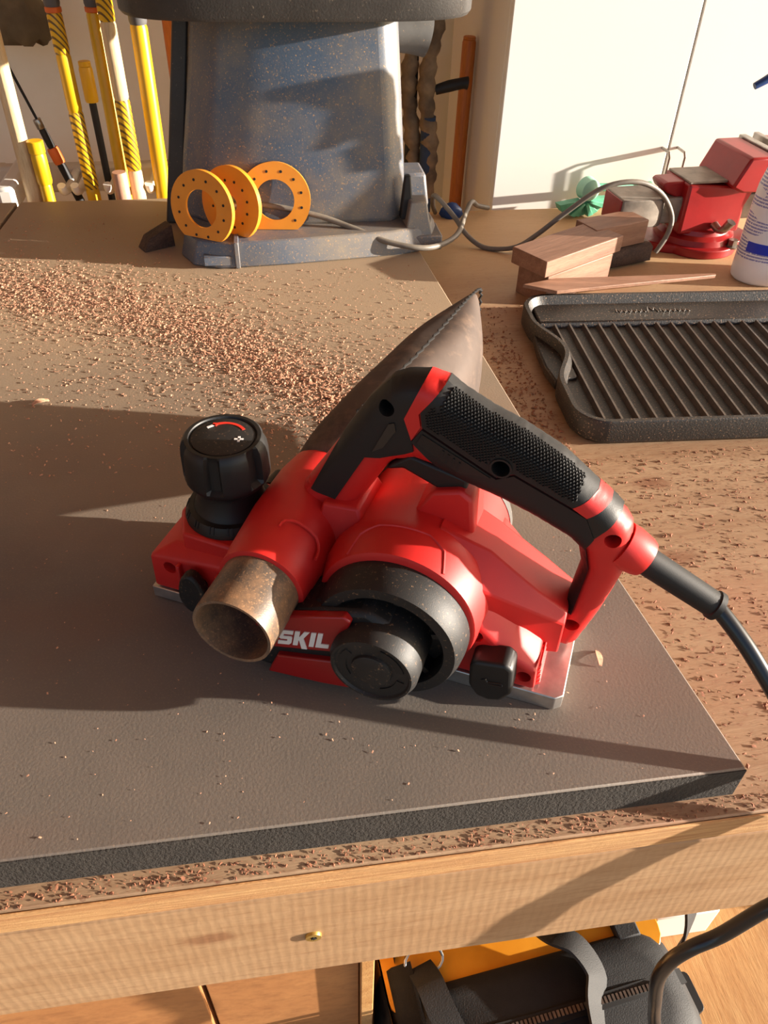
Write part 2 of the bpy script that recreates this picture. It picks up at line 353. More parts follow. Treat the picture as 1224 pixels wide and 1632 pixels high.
# ------------------------------------------------------------------ electric planer (local X front to rear, -Y towards the belt side)
pl = thing('electric_planer', 'red and black corded electric hand planer resting on the dark slab', 'planer', (-.1049, .2048, .9302), math.radians(-26.92))
part('rear_sole', 'alu', pl, lambda b: prism(b, [(.15, 0), (.297, 0), (.302, .004), (.302, .081), (.297, .085), (.15, .085)], XY, 0, .0125), bevel=.0008)
part('front_sole', 'alu', pl, lambda b: box(b, .001, .138, .0, .085, .001, .0115), bevel=.0008)
# front housing with chamfered deck
fh = part('front_housing', 'red', pl, lambda b: loft(b, [
    [(.004, .0005, .013), (.15, .0005, .013), (.15, .088, .013), (.004, .088, .013)],
    [(.005, .0005, .044), (.15, .0005, .058), (.15, .088, .056), (.005, .088, .044)],
    [(.022, .011, .054), (.15, .011, .066), (.15, .080, .064), (.022, .080, .054)]]), bevel=.002)
for o_ in [fh]:
    cut(o_, [lambda b: lathe(b, [(.0052, -.01), (.0052, .012)], at_y(.020, .036), 18)])
part('knob_deck', 'red', pl, lambda b: prism(b, [(.017, .030), (.030, .008), (.072, .006), (.100, .012), (.100, .078), (.034, .080), (.017, .056)], XY, .045, .0655), bevel=.0022)
# depth dial and knob
KX, KY = .051, .043
part('dial_ring', 'black', pl, lambda b: lathe(b, [(.0325, .063), (.0330, .067), (.0300, .0735), (.0262, .0740), (.0258, .0725), (.0240, .0725)], at_z(KX, KY), 56))
def dial_marks(b):
    for a in range(150, 345, 24):
        a0 = math.radians(a); r0, r1 = .0305, .0322
        for da in (-.05, .04):
            c, s_ = math.cos(a0+da), math.sin(a0+da); c2, s2 = math.cos(a0+da+.035), math.sin(a0+da+.035)
            vs_ = [(KX+(.0302)*c, KY+.0302*s_, .0742), (KX+.0302*c2, KY+.0302*s2, .0742), (KX+.0326*c2, KY+.0326*s2, .0690), (KX+.0326*c, KY+.0326*s_, .0690)]
            lo = [(x-(x-KX)*.03, y-(y-KY)*.03, z-.0012) for x, y, z in vs_]
            loft(b, [lo, vs_])
part('dial_marks', 'rubber', pl, dial_marks)
def knob_body(b):
    lathe(b, [(.0262, .0735), (.0250, .0762), (.0232, .080), (.0222, .088), (.0222, .090), (.0235, .096), (.0235, .102)], at_z(KX, KY), 48)
kn = part('depth_knob', 'black', pl, knob_body)
def knob_cap(b):
    n = 96; rings = []
    def rad(i, base, depth):
        a = (i/n*6) % 1
        fl = 1 if abs(a-.5) < .17 else 0
        return base-depth*fl
    for base, h, dep in ((.0250, .0935, 0), (.0283, .0980, .0), (.0293, .1005, .0004), (.0293, .1030, .0040), (.0291, .1175, .0044), (.0284, .1240, .0040), (.0268, .1280, .0022), (.0252, .1295, 0), (.0228, .1295, 0), (.0218, .1277, 0)):
        rings.append([(KX+rad(i, base, dep)*math.cos(2*PI*i/n+.2), KY+rad(i, base, dep)*math.sin(2*PI*i/n+.2), h) for i in range(n)])
    loft(b, rings)
kc = part('knob_cap', 'black', kn, knob_cap, ang=28)
part('cap_disc', 'black_dusty', kn, lambda b: lathe(b, [(.0212, .1273), (.0210, .1287), (.0200, .1291)], at_z(KX, KY), 40))
def arc_print(b):
    prev = []
    for i in range(15):
        a = math.radians(118-95*i/14+26.9); w = .0010 if i else .0001
        if i == 1: w = .0022
        prev.append((a, w))
    rings = [[(KX+r*math.cos(a), KY+r*math.sin(a), z) for r, z in ((.0150-w, .1291), (.0150-w, .1294), (.0150+w, .1294), (.0150+w, .1291))] for a, w in prev]
    loft(b, rings)
part('arrow_print', 'red_print', kn, arc_print)
def rot_bar(b, cx, cy, ang, L, W, z0, z1):
    c, s_ = math.cos(ang), math.sin(ang)
    prism(b, [(cx+c*u-s_*v, cy+s_*u+c*v) for u, v in ((-L, -W), (L, -W), (L, W), (-L, W))], XY, z0, z1)
part('minus_print', 'white_print', kn, lambda b: rot_bar(b, KX-.0125, KY+.0075, 1.0, .0030, .0009, .1291, .1294))
part('plus_print', 'white_print', kn, lambda b: (rot_bar(b, KX+.0115, KY+.0005, .35, .0030, .0008, .1291, .1294), rot_bar(b, KX+.0115, KY+.0005, .35+PI/2, .0030, .0008, .1291, .1294)))
# side lever at the front
part('guide_lever', 'black_dusty', pl, lambda b: prism(b, [(.043+.0105*math.cos(a)*(1-.15*math.sin(a)), .029+.019*math.sin(a)) for a in [2*PI*i/24 for i in range(24)]], XZ, -.013, -.004), bevel=.0022)
part('lever_pin', 'black', pl, lambda b: lathe(b, [(.006, -.005), (.006, .004)], at_y(.043, .029), 16))
for x0 in (.0275, .058): part('lever_guard', 'red', pl, lambda b: box(b, x0, x0+.003, -.004, .002, .013, .044), bevel=.001)
part('fence_screw', 'black', pl, lambda b: lathe(b, [(.008, .086), (.0085, .092), (.007, .104)], at_y(.060, .052), 16))
part('fence_lever', 'black', pl, lambda b: prism(b, [(.094, .052), (.104, .052), (.118, .078), (.112, .082), (.100, .074)], XZ, .086, .096), bevel=.003)
# main housing between the soles
prof = [(.12, .013), (.283, .013), (.2815, .036), (.262, .053), (.238, .079), (.20, .088), (.150, .070), (.12, .066)]
low = [(.12, .013), (.283, .013), (.282, .031), (.262, .040), (.236, .064), (.20, .072), (.150, .062), (.12, .060)]
mh = part('main_housing', 'red', pl, lambda b: loft(b, [[(x, .001, z) for x, z in low], [(x, .021, z) for x, z in prof], [(x, .088, z) for x, z in prof]]), bevel=.003)
cut(mh, [lambda b: lathe(b, [(.0048, -.01), (.0048, .012)], at_y(.2405, .050), 18), lambda b: lathe(b, [(.0048, -.01), (.0048, .012)], at_y(.2745, .024), 18),
         lambda b: lathe(b, [(.0048, -.01), (.0048, .012)], at_y(.148, .052), 18)])
for k in range(5): part('rear_rib', 'red', pl, lambda b: prism(b, [(.2825, .004), (.2825, .085), (.2855-.0004*k, .083), (.2855-.0004*k, .006)], XY, .015+.0042*k, .0175+.0042*k), bevel=.0006)
# tail behind the motor
part('tail_housing', 'red', pl, lambda b: loft(b, [
    [(.205, .000, .030), (.205, .090, .030), (.205, .088, .085), (.205, .066, .110), (.205, .028, .110), (.205, .002, .088)],
    [(.238, .006, .028), (.238, .086, .028), (.238, .080, .075), (.238, .064, .094), (.238, .030, .098), (.238, .010, .082)],
    [(.272, .022, .026), (.272, .080, .026), (.272, .078, .055), (.272, .068, .068), (.272, .030, .073), (.272, .022, .062)],
    [(.292, .028, .024), (.292, .072, .024), (.292, .072, .045), (.292, .066, .056), (.292, .034, .058), (.292, .028, .052)]]), bevel=.0012)
# motor housing: barrel across the body with a raised collar
MX, MZ = .189, .0575
part('motor_housing', 'red', pl, lambda b: lathe(b, [(.0490, -.006), (.0515, -.005), (.0560, .012), (.0562, .022), (.0540, .026), (.0530, .060), (.0525, .094)], at_y(MX, MZ), 64))
part('motor_end_cap', 'grey_plastic', pl, lambda b: lathe(b, [(.0530, .0945), (.0525, .103), (.048, .112), (.030, .114)], at_y(MX, MZ), 48))
def emboss(b):
    pts = [(-40, -.003), (-32, .010), (-20, .016), (14, .016), (26, .010), (32, -.003)]
    P = []
    for (a0, y0), (a1, y1) in zip(pts, pts[1:]):
        for s_ in range(8): P.append((a0+(a1-a0)*s_/8, y0+(y1-y0)*s_/8))
    P.append(pts[-1])
    rr = lambda y: (.0515+(y+.005)/.017*.0045 if y < .012 else .0561)-.0002
    P = [(MX+rr(y)*math.sin(math.radians(a)), y, MZ+rr(y)*math.cos(math.radians(a))) for a, y in P]
    tube(b, P, .0011, 6, 1)
part('collar_moulding', 'red', pl, emboss)
# ribs/facets bridging barrel and handle
part('bridge_block', 'red', pl, lambda b: prism(b, [(.178, .095), (.226, .095), (.222, .128), (.214, .134), (.196, .128)], XZ, .036, .066), bevel=.0025)
part('bridge_block', 'red', pl, lambda b: loft(b, [
    [(.118, .020, .060), (.168, .020, .060), (.168, .085, .060), (.118, .085, .060)],
    [(.126, .030, .104), (.150, .032, .104), (.150, .070, .104), (.126, .070, .104)]]), bevel=.002)
# belt cover on the near side
RX, RZ = .1888, .0545
DX, DZ = .1868, .0480
bc = part('belt_cover', 'black_dusty', pl, lambda b: prism(b, [(.086, .022), (.090, .010), (.102, .004), (.130, .004), (.175, .006), (.200, .020), (.206, .05), (.195, .075), (.178, .083), (.15, .074), (.112, .058), (.092, .042)], XZ, -.032, .004), bevel=.004)
part('logo_panel', 'red_dark', bc, lambda b: prism(b, [(.106, .056), (.124, .0640), (.1660, .0790), (.1705, .0755), (.1615, .0440), (.112, .0300), (.104, .042)], XZ, -.0362, -.030), bevel=.0012)
part('lower_panel', 'red_dark', bc, lambda b: prism(b, [(.1185, .0235), (.1615, .0345), (.1790, .0130), (.150, .0075), (.1105, .0015+.002)], XZ, -.0362, -.030), bevel=.0012)
# SKIL lettering, block letters built as shapes on the panel
def lettering(b):
    S = [(0, 0), (.86, 0), (1, .12), (1, .48), (.86, .60), (.32, .60), (.32, .74), (1, .74), (1, 1), (.14, 1), (0, .88), (0, .50), (.14, .38), (.66, .38), (.66, .25), (0, .25)]
    I = [(0, 0), (.36, 0), (.36, 1), (0, 1)]
    L = [(0, 0), (.95, 0), (.95, .26), (.36, .26), (.36, 1), (0, 1)]
    K = [(0, 0), (.36, 0), (.36, .36), (.42, .36), (.72, -.22), (1.12, -.22), (.70, .52), (1.06, 1), (.66, 1), (.40, .62), (.36, .62), (.36, 1), (0, 1)]
    o0 = Vector((.1205, .0372)); ux = Vector((.0345, .0092))/4.0; uz = Vector((.0026, .0142))
    x = 0
    for g, w in ((S, 1.0), (K, 1.06), (I, .36), (L, .95)):
        prism(b, [tuple(o0+ux*(x+u*1.08)+uz*v) for u, v in g], XZ, -.0369, -.0358); x += w*1.08+.14
part('logo_lettering', 'white_print', bc, lettering, label='white block lettering SKIL')
ring = part('pulley_ring', 'black_dusty', pl, lambda b: lathe(b, [(.0490, -.004), (.0490, -.012), (.0478, -.021), (.0450, -.0270), (.0380, -.0270), (.0370, -.025), (.0370, -.010), (.0001, -.010)], at_y(RX, RZ), 64, True, False))
disc = part('pulley_cover', 'black_dusty', pl, lambda b: lathe(b, [(.0285, -.008), (.0285, -.0410), (.0260, -.0460), (.0246, -.0460), (.0236, -.0445), (.0130, -.0440), (.0125, -.0457), (.0110, -.0464), (.0001, -.0464)], at_y(DX, DZ), 56, True, False))
for a0, a1 in ((15, 75), (140, 215), (290, 350)):
    def slot(b):
        rings = []
        for i in range(9):
            a = math.radians(a0+(a1-a0)*i/8); c, s_ = math.cos(a), math.sin(a)
            rings.append([(DX+r*c, y, DZ+r*s_) for r, y in ((.0165, -.0430), (.0165, -.0449), (.0212, -.0451), (.0212, -.0430))])
        loft(b, rings)
    part('vent_slot', 'rubber', disc, slot)
for a in (-42, 20, 80):
    def arm(b):
        c, s_ = math.cos(math.radians(a)), math.sin(math.radians(a)); px, pz = -s_, c
        prism(b, [(RX+r*c+w*px, RZ+r*s_+w*pz) for r, w in ((.030, -.002), (.0385, -.002), (.0385, .002), (.030, .002))], XZ, -.021, -.008)
    part('ring_spoke', 'black', ring, arm)
part('ring_tongue', 'black_dusty', pl, lambda b: prism(b, [(.136, .066), (.150, .078), (.172, .098), (.184, .1025), (.178, .090), (.156, .070), (.144, .060)], XZ, -.024, .0), bevel=.003)
# chip outlet tube through the body
TX, TZ = .105, .071
part('tube_sleeve', 'red', pl, lambda b: lathe(b, [(.0258, -.0240), (.0290, -.0230), (.0296, -.012), (.0302, -.011), (.0320, .016), (.0330, .030), (.0325, .070), (.030, .088)], at_y(TX, TZ), 56))
part('chip_tube', 'tube', pl, lambda b: lathe(b, [(.0236, -.063), (.0256, -.0632), (.0260, -.060), (.0262, -.018), (.0225, -.016), (.0225, .05), (.0222, .05), (.0220, -.05)][:4] + [(.0262, -.012)], at_y(TX, TZ), 56, False, False))
part('tube_lining', 'tube', pl, lambda b: lathe(b, [(.0236, -.063), (.0230, -.058), (.0215, .03), (.0001, .031)], at_y(TX, TZ), 48, False, False))
def clip(b):
    P = [(TX+.0338*math.sin(math.radians(a)), y, TZ+.0338*math.cos(math.radians(a))) for a, y in ((8, -.001), (10, .006), (24, .009), (48, .009), (60, .003), (62, -.004))]
    tube(b, P, .0010, 6, 2)
part('sleeve_moulding', 'red', pl, clip)
# dust bag on the far end of the tube
def bag(b):
    n = 28; rings = []
    for (y, cx, cz, rx, rz, p) in ((.078, .106, .074, .027, .027, 1), (.094, .110, .077, .031, .031, 1), (.106, .117, .082, .034, .036, 1), (.138, .130, .085, .038, .044, .9), (.178, .139, .080, .040, .052, .85),
                                   (.220, .146, .077, .037, .057, .85), (.258, .152, .078, .029, .057, .9), (.286, .156, .080, .015, .055, 1), (.302, .158, .081, .004, .052, 1)):
        ring_ = []
        for i in range(n):
            a = 2*PI*i/n; c, s_ = math.cos(a), math.sin(a)
            c = math.copysign(abs(c)**p, c); s_ = math.copysign(abs(s_)**p, s_)
            wob = 1+.035*math.sin(5*a+y*70)*(1 if .1 < y < .23 else 0)+.02*math.sin(9*a-y*130)*(1 if .1 < y < .23 else 0)
            ring_.append((cx+rx*c*wob-.12*(rz*s_)*0, y+.012*s_*(1 if y > .15 else 0), cz+rz*s_*wob))
        rings.append(ring_)
    loft(b, rings)
bg_o = part('dust_bag', 'bagcloth', pl, bag, ang=60, label='brown cloth dust bag with a black stitched seam')
sub = bg_o.modifiers.new('sub', 'SUBSURF'); sub.levels = 1; sub.render_levels = 2
def seam(b):
    P = [(.120, .110, .122), (.132, .138, .1315), (.142, .178, .1350), (.149, .220, .1375), (.154, .258, .1385), (.158, .288, .1385), (.1605, .312, .1320), (.1605, .314, .1050)]
    Q = smooth_path(P, 9)
    Q = [q+Vector((.0009*(-1)**i, 0, .0004*(-1)**i)) for i, q in enumerate(Q)]
    tube(b, Q, .0011, 6, 1)
part('seam', 'thread', bg_o, seam)

# handle: closed loop in the length plane, with a rounded section
YC, HT, HR = .050, .0135, .011
H0, H1 = YC-HT, YC+HT
loop = [(.092, .082), (.108, .106), (.136, .151), (.152, .178), (.166, .195), (.174, .1995), (.186, .202), (.198, .2), (.207, .194), (.225, .1855), (.243, .179), (.268, .167), (.292, .149), (.304, .141), (.315, .130),
        (.3195, .113), (.318, .091), (.311, .054), (.303, .024), (.298, .018), (.283, .018), (.274, .026),
        (.284, .046), (.290, .058), (.2935, .094), (.290, .107), (.281, .1145), (.258, .1245), (.238, .1315), (.217, .137), (.199, .143), (.183, .146), (.171, .141), (.164, .133), (.155, .116), (.142, .092), (.134, .076), (.126, .062)]
def loop_dist(p):
    d = 1e9; k = len(loop); p = Vector(p)
    for i in range(k):
        a_, b_ = Vector(loop[i]), Vector(loop[(i+1) % k]); ab = b_-a_
        t = max(0, min(1, (p-a_).dot(ab)/ab.length_squared)); d = min(d, (p-a_-ab*t).length)
    return d if inside(p, loop) else 0.0
def depth_at(p):
    d = loop_dist(p)
    return 0 if d >= HR else HR-math.sqrt(max(0, HR*HR-(HR-d)**2))
def shell(poly, off, step=.0026, sides=2):
    """solid following the rounded handle section over the given outline"""
    from mathutils.geometry import delaunay_2d_cdt
    bnd = []
    k = len(poly)
    for i in range(k):
        a_, b_ = Vector(poly[i]), Vector(poly[(i+1) % k]); m = max(1, int((b_-a_).length/step+.5))
        for j in range(m): bnd.append(a_+(b_-a_)*(j/m))
    nb = len(bnd); pts = list(bnd)
    x0, x1 = min(p.x for p in bnd), max(p.x for p in bnd); z0, z1 = min(p.y for p in bnd), max(p.y for p in bnd)
    ix = 0
    while x0+ix*step < x1:
        iz = 0
        while z0+iz*step < z1:
            p = Vector((x0+ix*step+(step/2 if iz % 2 else 0), z0+iz*step)); iz += 1
            if inside(p, poly) and min((p-q).length for q in bnd) > step*.55: pts.append(p)
        ix += 1
    v, e, f, *_ = delaunay_2d_cdt(pts, [(i, (i+1) % nb) for i in range(nb)], [], 1, 1e-7)
    def build(b):
        near = [b.verts.new((p.x, H0+depth_at(p)-off, p.y)) for p in v]
        far = [b.verts.new((p.x, (H1-depth_at(p)+off) if sides == 2 else H0+depth_at(p)+.002, p.y)) for p in v]
        cnt = {}
        for t in f:
            b.faces.new([near[i] for i in t]); b.faces.new([far[i] for i in t[::-1]])
            for q in range(len(t)):
                ed = (t[q], t[(q+1) % len(t)])
                if (ed[1], ed[0]) in cnt: cnt.pop((ed[1], ed[0]))
                else: cnt[ed] = 1
        for i, j in cnt: b.faces.new((near[j], near[i], far[i], far[j]))
    return build
hole = lambda r, x, z, d=.012: (lambda b: lathe(b, [(r, H0-.01), (r, H0+d)], at_y(x, z), 22))
hd = part('handle', 'red', pl, shell(loop, 0), ang=50)
cut(hd, [hole(.0050, .1185, .093), hole(.0050, .3065, .122), hole(.0050, .2965, .044), hole(.0060, .166, .182, .016), hole(.0066, .236, .1585, .016)])
front_black = [(.1155, .108), (.133, .105), (.153, .144), (.163, .146), (.178, .1525), (.1835, .156), (.182, .164), (.177, .178), (.187, .2032), (.1735, .2006), (.1652, .1962), (.1512, .1788), (.1352, .1518)]
fb = part('front_overmould', 'rubber', hd, shell(front_black, .0015), ang=50)
cut(fb, [hole(.0050, .166, .182)])
part('indicator_window', 'cord', hd, shell([(.158, .150), (.165, .155), (.1725, .1685), (.1715, .1740), (.168, .1725)], .0024, sides=1))
part('red_band', 'red', hd, shell([(.187, .2036), (.1985, .2016), (.1855, .183), (.187, .1745), (.182, .164), (.177, .178)], .0018), ang=50)
part('lower_overmould', 'rubber', hd, shell([(.182, .163), (.188, .173), (.234, .1495), (.244, .1545), (.280, .1395), (.289, .1355), (.296, .1215), (.2925, .112), (.2975, .094), (.2945, .054), (.2895, .054), (.2925, .093), (.2886, .1053), (.2803, .1133), (.258, .1233), (.238, .1303), (.217, .1365), (.199, .1475)], .0020), ang=50)
part('lower_inlay', 'black', hd, shell([(.1885, .1705), (.1855, .1635), (.212, .149), (.231, .150)], .0027, sides=1))
def inlay_ribs(b):
    for k in range(4):
        x = .200+k*.0034; z = .1595-k*.0019
        prism(b, [(x, z-.0030), (x+.0012, z-.0035), (x+.0026, z+.0028), (x+.0014, z+.0033)], XZ, H0-.0034, H0-.001)
part('inlay_ribs', 'rubber', hd, inlay_ribs, kind='stuff')
grip_poly = [(.1985, .2020), (.1865, .184), (.188, .1745), (.234, .151), (.244, .156), (.280, .141), (.2918, .1508), (.2682, .1684), (.2432, .1806), (.2252, .1870), (.2074, .1956)]
gp = part('grip', 'rubber', hd, shell(grip_poly, .0018), ang=50)
cut(gp, [hole(.0054, .236, .1585)])
part('grip_boss', 'rubber', gp, lambda b: lathe(b, [(.0054, H0+.002), (.0054, H0-.0028), (.0066, H0-.0028), (.0066, H0+.002)], at_y(.236, .1585), 28, False, False))
tex_poly = [(.1995, .1985), (.1885, .183), (.190, .1765), (.224, .1592), (.246, .1585), (.279, .1455), (.2870, .1520), (.267, .1660), (.243, .1780), (.224, .1845), (.208, .1915)]
def knurl(b):
    d = .0023; e1 = Vector((.879, -.477)); e2 = Vector((.477, .879)); O = Vector((.198, .200))
    top = [((Vector(q)-O).dot(e1), (Vector(q)-O).dot(e2)) for q in ((.198, .2), (.207, .194), (.225, .1855), (.243, .179), (.268, .167), (.292, .149))]
    def edge(u):
        for (u0, v0), (u1, v1) in zip(top, top[1:]):
            if u <= u1: return v0+(v1-v0)*(u-u0)/(u1-u0)
        return top[-1][1]
    def place(u, v, off):
        r = v-(edge(u)-HR)
        if r <= 0: p = O+e1*u+e2*v; return Vector((p.x, H0-off, p.y))
        th = min(r/HR, PI/2); ex = max(0, r-HR*PI/2)
        w = edge(u)-HR+(HR+off)*math.sin(th); p = O+e1*u+e2*w
        return Vector((p.x, H0+HR-(HR+off)*math.cos(th)+ex, p.y))
    for i in range(-4, 52):
        for j in range(-24, 14):
            # diamonds: rows shifted by half a cell
            u, v = i*d+(d/2 if j % 2 else 0), j*d*.62
            r = v-(edge(u)-HR); p = O+e1*u+e2*v
            if r <= 0:
                if not inside(p, tex_poly): continue
            elif r > .0165 or u < .0035+max(0, .006-r)*.3 or u > .0985-r*.25: continue
            if (p-Vector((.236, .1585))).length < .0082: continue
            h = d*.46; q = [(u-h, v), (u, v-h*1.2), (u+h, v), (u, v+h*1.2)]
            lo = [b.verts.new(place(x, y, .0015)) for x, y in q]
            hi = [b.verts.new(place(u+(x-u)*.42, v+(y-v)*.42, .0027)) for x, y in q]
            b.faces.new(hi)
            for k in range(4): b.faces.new((lo[k], lo[(k+1) % 4], hi[(k+1) % 4], hi[k]))
part('grip_knurling', 'rubber', gp, knurl, kind='stuff')
part('red_band', 'red', hd, shell([(.280, .141), (.2918, .1510), (.3002, .1449), (.289, .136)], .0020), ang=50)
part('black_band', 'black', hd, shell([(.289, .136), (.3002, .1449), (.3078, .1393), (.296, .122)], .0016), ang=50)
part('trigger', 'black', hd, lambda b: prism(b, [(.1640, .1330), (.1700, .1400), (.1800, .1480), (.2170, .1390), (.2165, .1290), (.2110, .1225), (.1760, .1370)], XZ, .041, .059), bevel=.002)
for x, z in ((.1185, .093), (.3065, .122), (.2965, .044)): part('screw', 'cord', hd, lambda b: lathe(b, [(.0042, H0+.0118), (.0042, H0+.0105), (.0030, H0+.0098)], at_y(x, z), 14))
# parking foot on the near side at the rear
part('parking_foot', 'black', pl, lambda b: prism(b, [(.2410, .0400), (.2440, .0440), (.2630, .0480), (.2680, .0440), (.2700, .0220), (.2640, .0120), (.2560, .0090), (.2480, .0110), (.2420, .0200)], XZ, -.014, .004), bevel=.0035, seg=3)
part('foot_emblem', 'cord', pl, lambda b: tube(b, [(.2500, -.0142, .0290), (.2525, -.0142, .0305), (.2540, -.0142, .0285), (.2620, -.0142, .0300), (.2625, -.0142, .0280), (.2550, -.0142, .0270)], .0007, 6, 3))
# power cord
gdir = Vector((.053, .0, -.025)).normalized()
def gland(b):
    p = Vector((.3120, .05, .1110)); tube(b, [p, p+gdir*.006, p+gdir*.015, p+gdir*.018], [.0145, .0145, .0130, .0120], 24, 1)
part('cord_gland', 'red', pl, gland, ang=50)
part('strain_relief', 'rubber', pl, lambda b: tube(b, [Vector((.318, .05, .1075)), Vector((.330, .05, .1015)), Vector((.3700, .05, .0820)), Vector((.3735, .05, .0803)), Vector((.3742, .05, .0800)), Vector((.3775, .05, .0785))], [.0092, .0090, .0084, .0084, .0094, .0094], 20, 1), ang=50)
pl_m = Matrix.Translation((-.1049, .2048, .9302)) @ Matrix.Rotation(math.radians(-26.92), 4, 'Z')
inv = pl_m.inverted()
cw = [(.2500, .0860, 1.0100), (.2580, .0760, 1.0040), (.2690, .0600, .9920), (.2790, .0440, .9780), (.2910, .0250, .9600), (.3100, .0050, .9380), (.3300, -.0160, .9100), (.3350, -.0270, .8800), (.3180, -.0300, .8480), (.2960, -.0300, .8240), (.2760, -.0300, .7860), (.2590, -.0300, .7690), (.2490, -.0300, .7480), (.2485, -.0300, .7140), (.2580, -.0310, .6660), (.2760, -.0340, .5920), (.2780, -.0800, .5400), (.2700, -.1150, .5000), (.2800, -.1350, .3000), (.2900, -.1500, .0450), (.3600, -.2200, .0110), (.6000, -.3200, .0110)]
part('power_cord', 'cord', pl, lambda b: tube(b, [inv @ Vector(p) for p in cw], .0053, 14, 8), ang=60)
# ------------------------------------------------------------------ benchtop sander at the back of the slab
sn = thing('benchtop_sander', 'dusty blue grey benchtop sander with flared pedestal and round dark table', 'sander', (.055, .90, S0+.0004))
def sander_base(b):
    o_ = [(-.155, -.105), (-.118, -.121), (-.02, -.114), (.117, -.098), (.172, -.080), (.182, -.05), (.176, .06), (.15, .09), (-.15, .09), (-.170, .06), (-.172, -.07)]
    i_ = [(x*.96, y*.95) for x, y in o_]
    loft(b, [[(x, y, 0) for x, y in o_], [(x, y, .026) for x, y in i_], [(x*.985, y*.98, .031) for x, y in i_]])
part('base', 'sander', sn, sander_base, bevel=.002)
def foot_lug(b):
    box(b, .128, .180, -.085, -.035, .0, .020)
    loft(b, [[(.128, -.086, .018), (.166, -.080, .018), (.172, -.04, .018), (.126, -.04, .018)], [(.136, -.074, .062), (.158, -.072, .062), (.160, -.045, .062), (.134, -.045, .062)]])
part('base_lug', 'sander', sn, foot_lug, bevel=.002)
part('base_notch', 'sander', sn, lambda b: (box(b, -.140, -.105, -.120, -.10, .004, .016), box(b, -.100, -.094, -.1215, -.09, .0, .034)), bevel=.001)
def body(b):
    def sec(z, x0, x1, y0, y1, c, k):
        return [(x0+k, y0, z), (x1-c, y0, z), (x1, y0+c, z), (x1, y1-c, z), (x1-c, y1, z), (x0+c, y1, z), (x0, y1-c, z), (x0, y0+.055, z), (x0+k*.35, y0+.018, z)]
    loft(b, [sec(.028, -.172, .136, -.058, .075, .022, .10), sec(.10, -.160, .133, -.052, .075, .022, .098), sec(.20, -.140, .127, -.042, .075, .022, .094), sec(.282, -.126, .121, -.036, .075, .022, .090)])
part('pedestal', 'sander', sn, body, bevel=.008, seg=3)
part('side_flange', 'sander_dark', sn, lambda b: loft(b, [[(-.200, .045, .0), (-.176, .040, .0), (-.170, .085, .0), (-.196, .085, .0)], [(-.150, .050, .275), (-.130, .045, .275), (-.126, .085, .275), (-.146, .085, .275)]]), bevel=.003)
def table(b):
    o_ = []
    for i in range(48):
        a = 2*PI*i/48; c, s_ = math.cos(a), math.sin(a); p = .5
        o_.append((.205*math.copysign(abs(c)**p, c), .010+.128*math.copysign(abs(s_)**p, s_)))
    loft(b, [[(x*.985, .01+(y-.01)*.985, .274) for x, y in o_], [(x, y, .278) for x, y in o_], [(x*1.01, .01+(y-.01)*1.01, .345) for x, y in o_], [(x, y, .35) for x, y in o_]])
part('table', 'sander_dark', sn, table)
part('dust_port', 'grey_plastic', sn, lambda b: tube(b, [(.11, .05, .240), (.150, .05, .236), (.172, .05, .231)], [.024, .024, .024], 24, 2), ang=50)
part('switch_box', 'sander', sn, lambda b: loft(b, [[(.130, -.02, .036), (.172, -.02, .036), (.172, .04, .036), (.130, .04, .036)], [(.132, -.016, .080), (.166, -.016, .080), (.166, .036, .080), (.132, .036, .080)]]), bevel=.004)
part('cord_boot', 'rubber', sn, lambda b: loft(b, [[(.124, -.066, .036), (.142, -.066, .036), (.142, -.050, .036), (.124, -.050, .036)], [(.130, -.056, .090), (.138, -.056, .090), (.138, -.046, .090), (.130, -.046, .090)]]), bevel=.002)
def w2l(pts, o): return [Vector(p)-Vector(o) for p in pts]
SO = (.055, .90, S0)
part('power_cord', 'grey_cord', sn, lambda b: tube(b, w2l([(-.060, .850, .985), (-.007, .845, .988), (.063, .838, .975), (.112, .822, .962), (.160, .800, .949), (.212, .795, .942), (.262, .850, .935), (.290, .915, .942), (.308, .955, .944), (.330, 1.000, .922), (.356, 1.030, .907)], SO), .0038, 10, 6), ang=60)
cb = part('cable', 'grey_cord', None, lambda b: tube(b, [(.268, 1.025, .9045), (.256, .990, .930), (.250, .950, .957), (.273, .918, .938), (.289, .900, .918), (.310, .885, .9045), (.334, .872, .9045), (.360, .862, .912), (.385, .856, .932), (.417, .850, .962), (.461, .840, .999), (.510, .840, 1.006), (.552, .846, .988), (.578, .848, .955), (.576, .842, .930), (.562, .838, .9045)], .0036, 10, 6), ang=60)
tag(cb, 'grey cable arching above the walnut blocks up to the red vise', 'cable')

# three orange throat plates leaning in the tray of the sander base
def plate_mesh(b, hole, r=.046, dots=12, dr=.033):
    n = 48; t = .0035
    o_ = []
    for i in range(n):
        a = 2*PI*i/n; x, z = r*math.cos(a), r*math.sin(a); o_.append((x, max(z, -r*.80)))
    i_ = [(hole*math.cos(2*PI*i/n), hole*math.sin(2*PI*i/n)) for i in range(n)]
    rim = .0030
    def ring_(pts, y, s_=1): return [(x*s_, y, z*s_) for x, z in pts]
    loft(b, [ring_(i_, 0), ring_(o_, 0), ring_(o_, t+rim), ring_(o_, t+rim, .955), ring_(o_, t, .945), ring_(i_, t), ring_(i_, 0)], False, False)
def dots_mesh(b, k, dr):
    for i in range(k):
        a = 2*PI*(i+.5)/k
        if dr*math.sin(a) < -.034: continue
        for y0, y1 in ((-.0004, .0005), (.0030, .0039)):
            lathe(b, [(.0018, y0), (.0018, y1)], at_y(dr*math.cos(a), dr*math.sin(a)), 8)
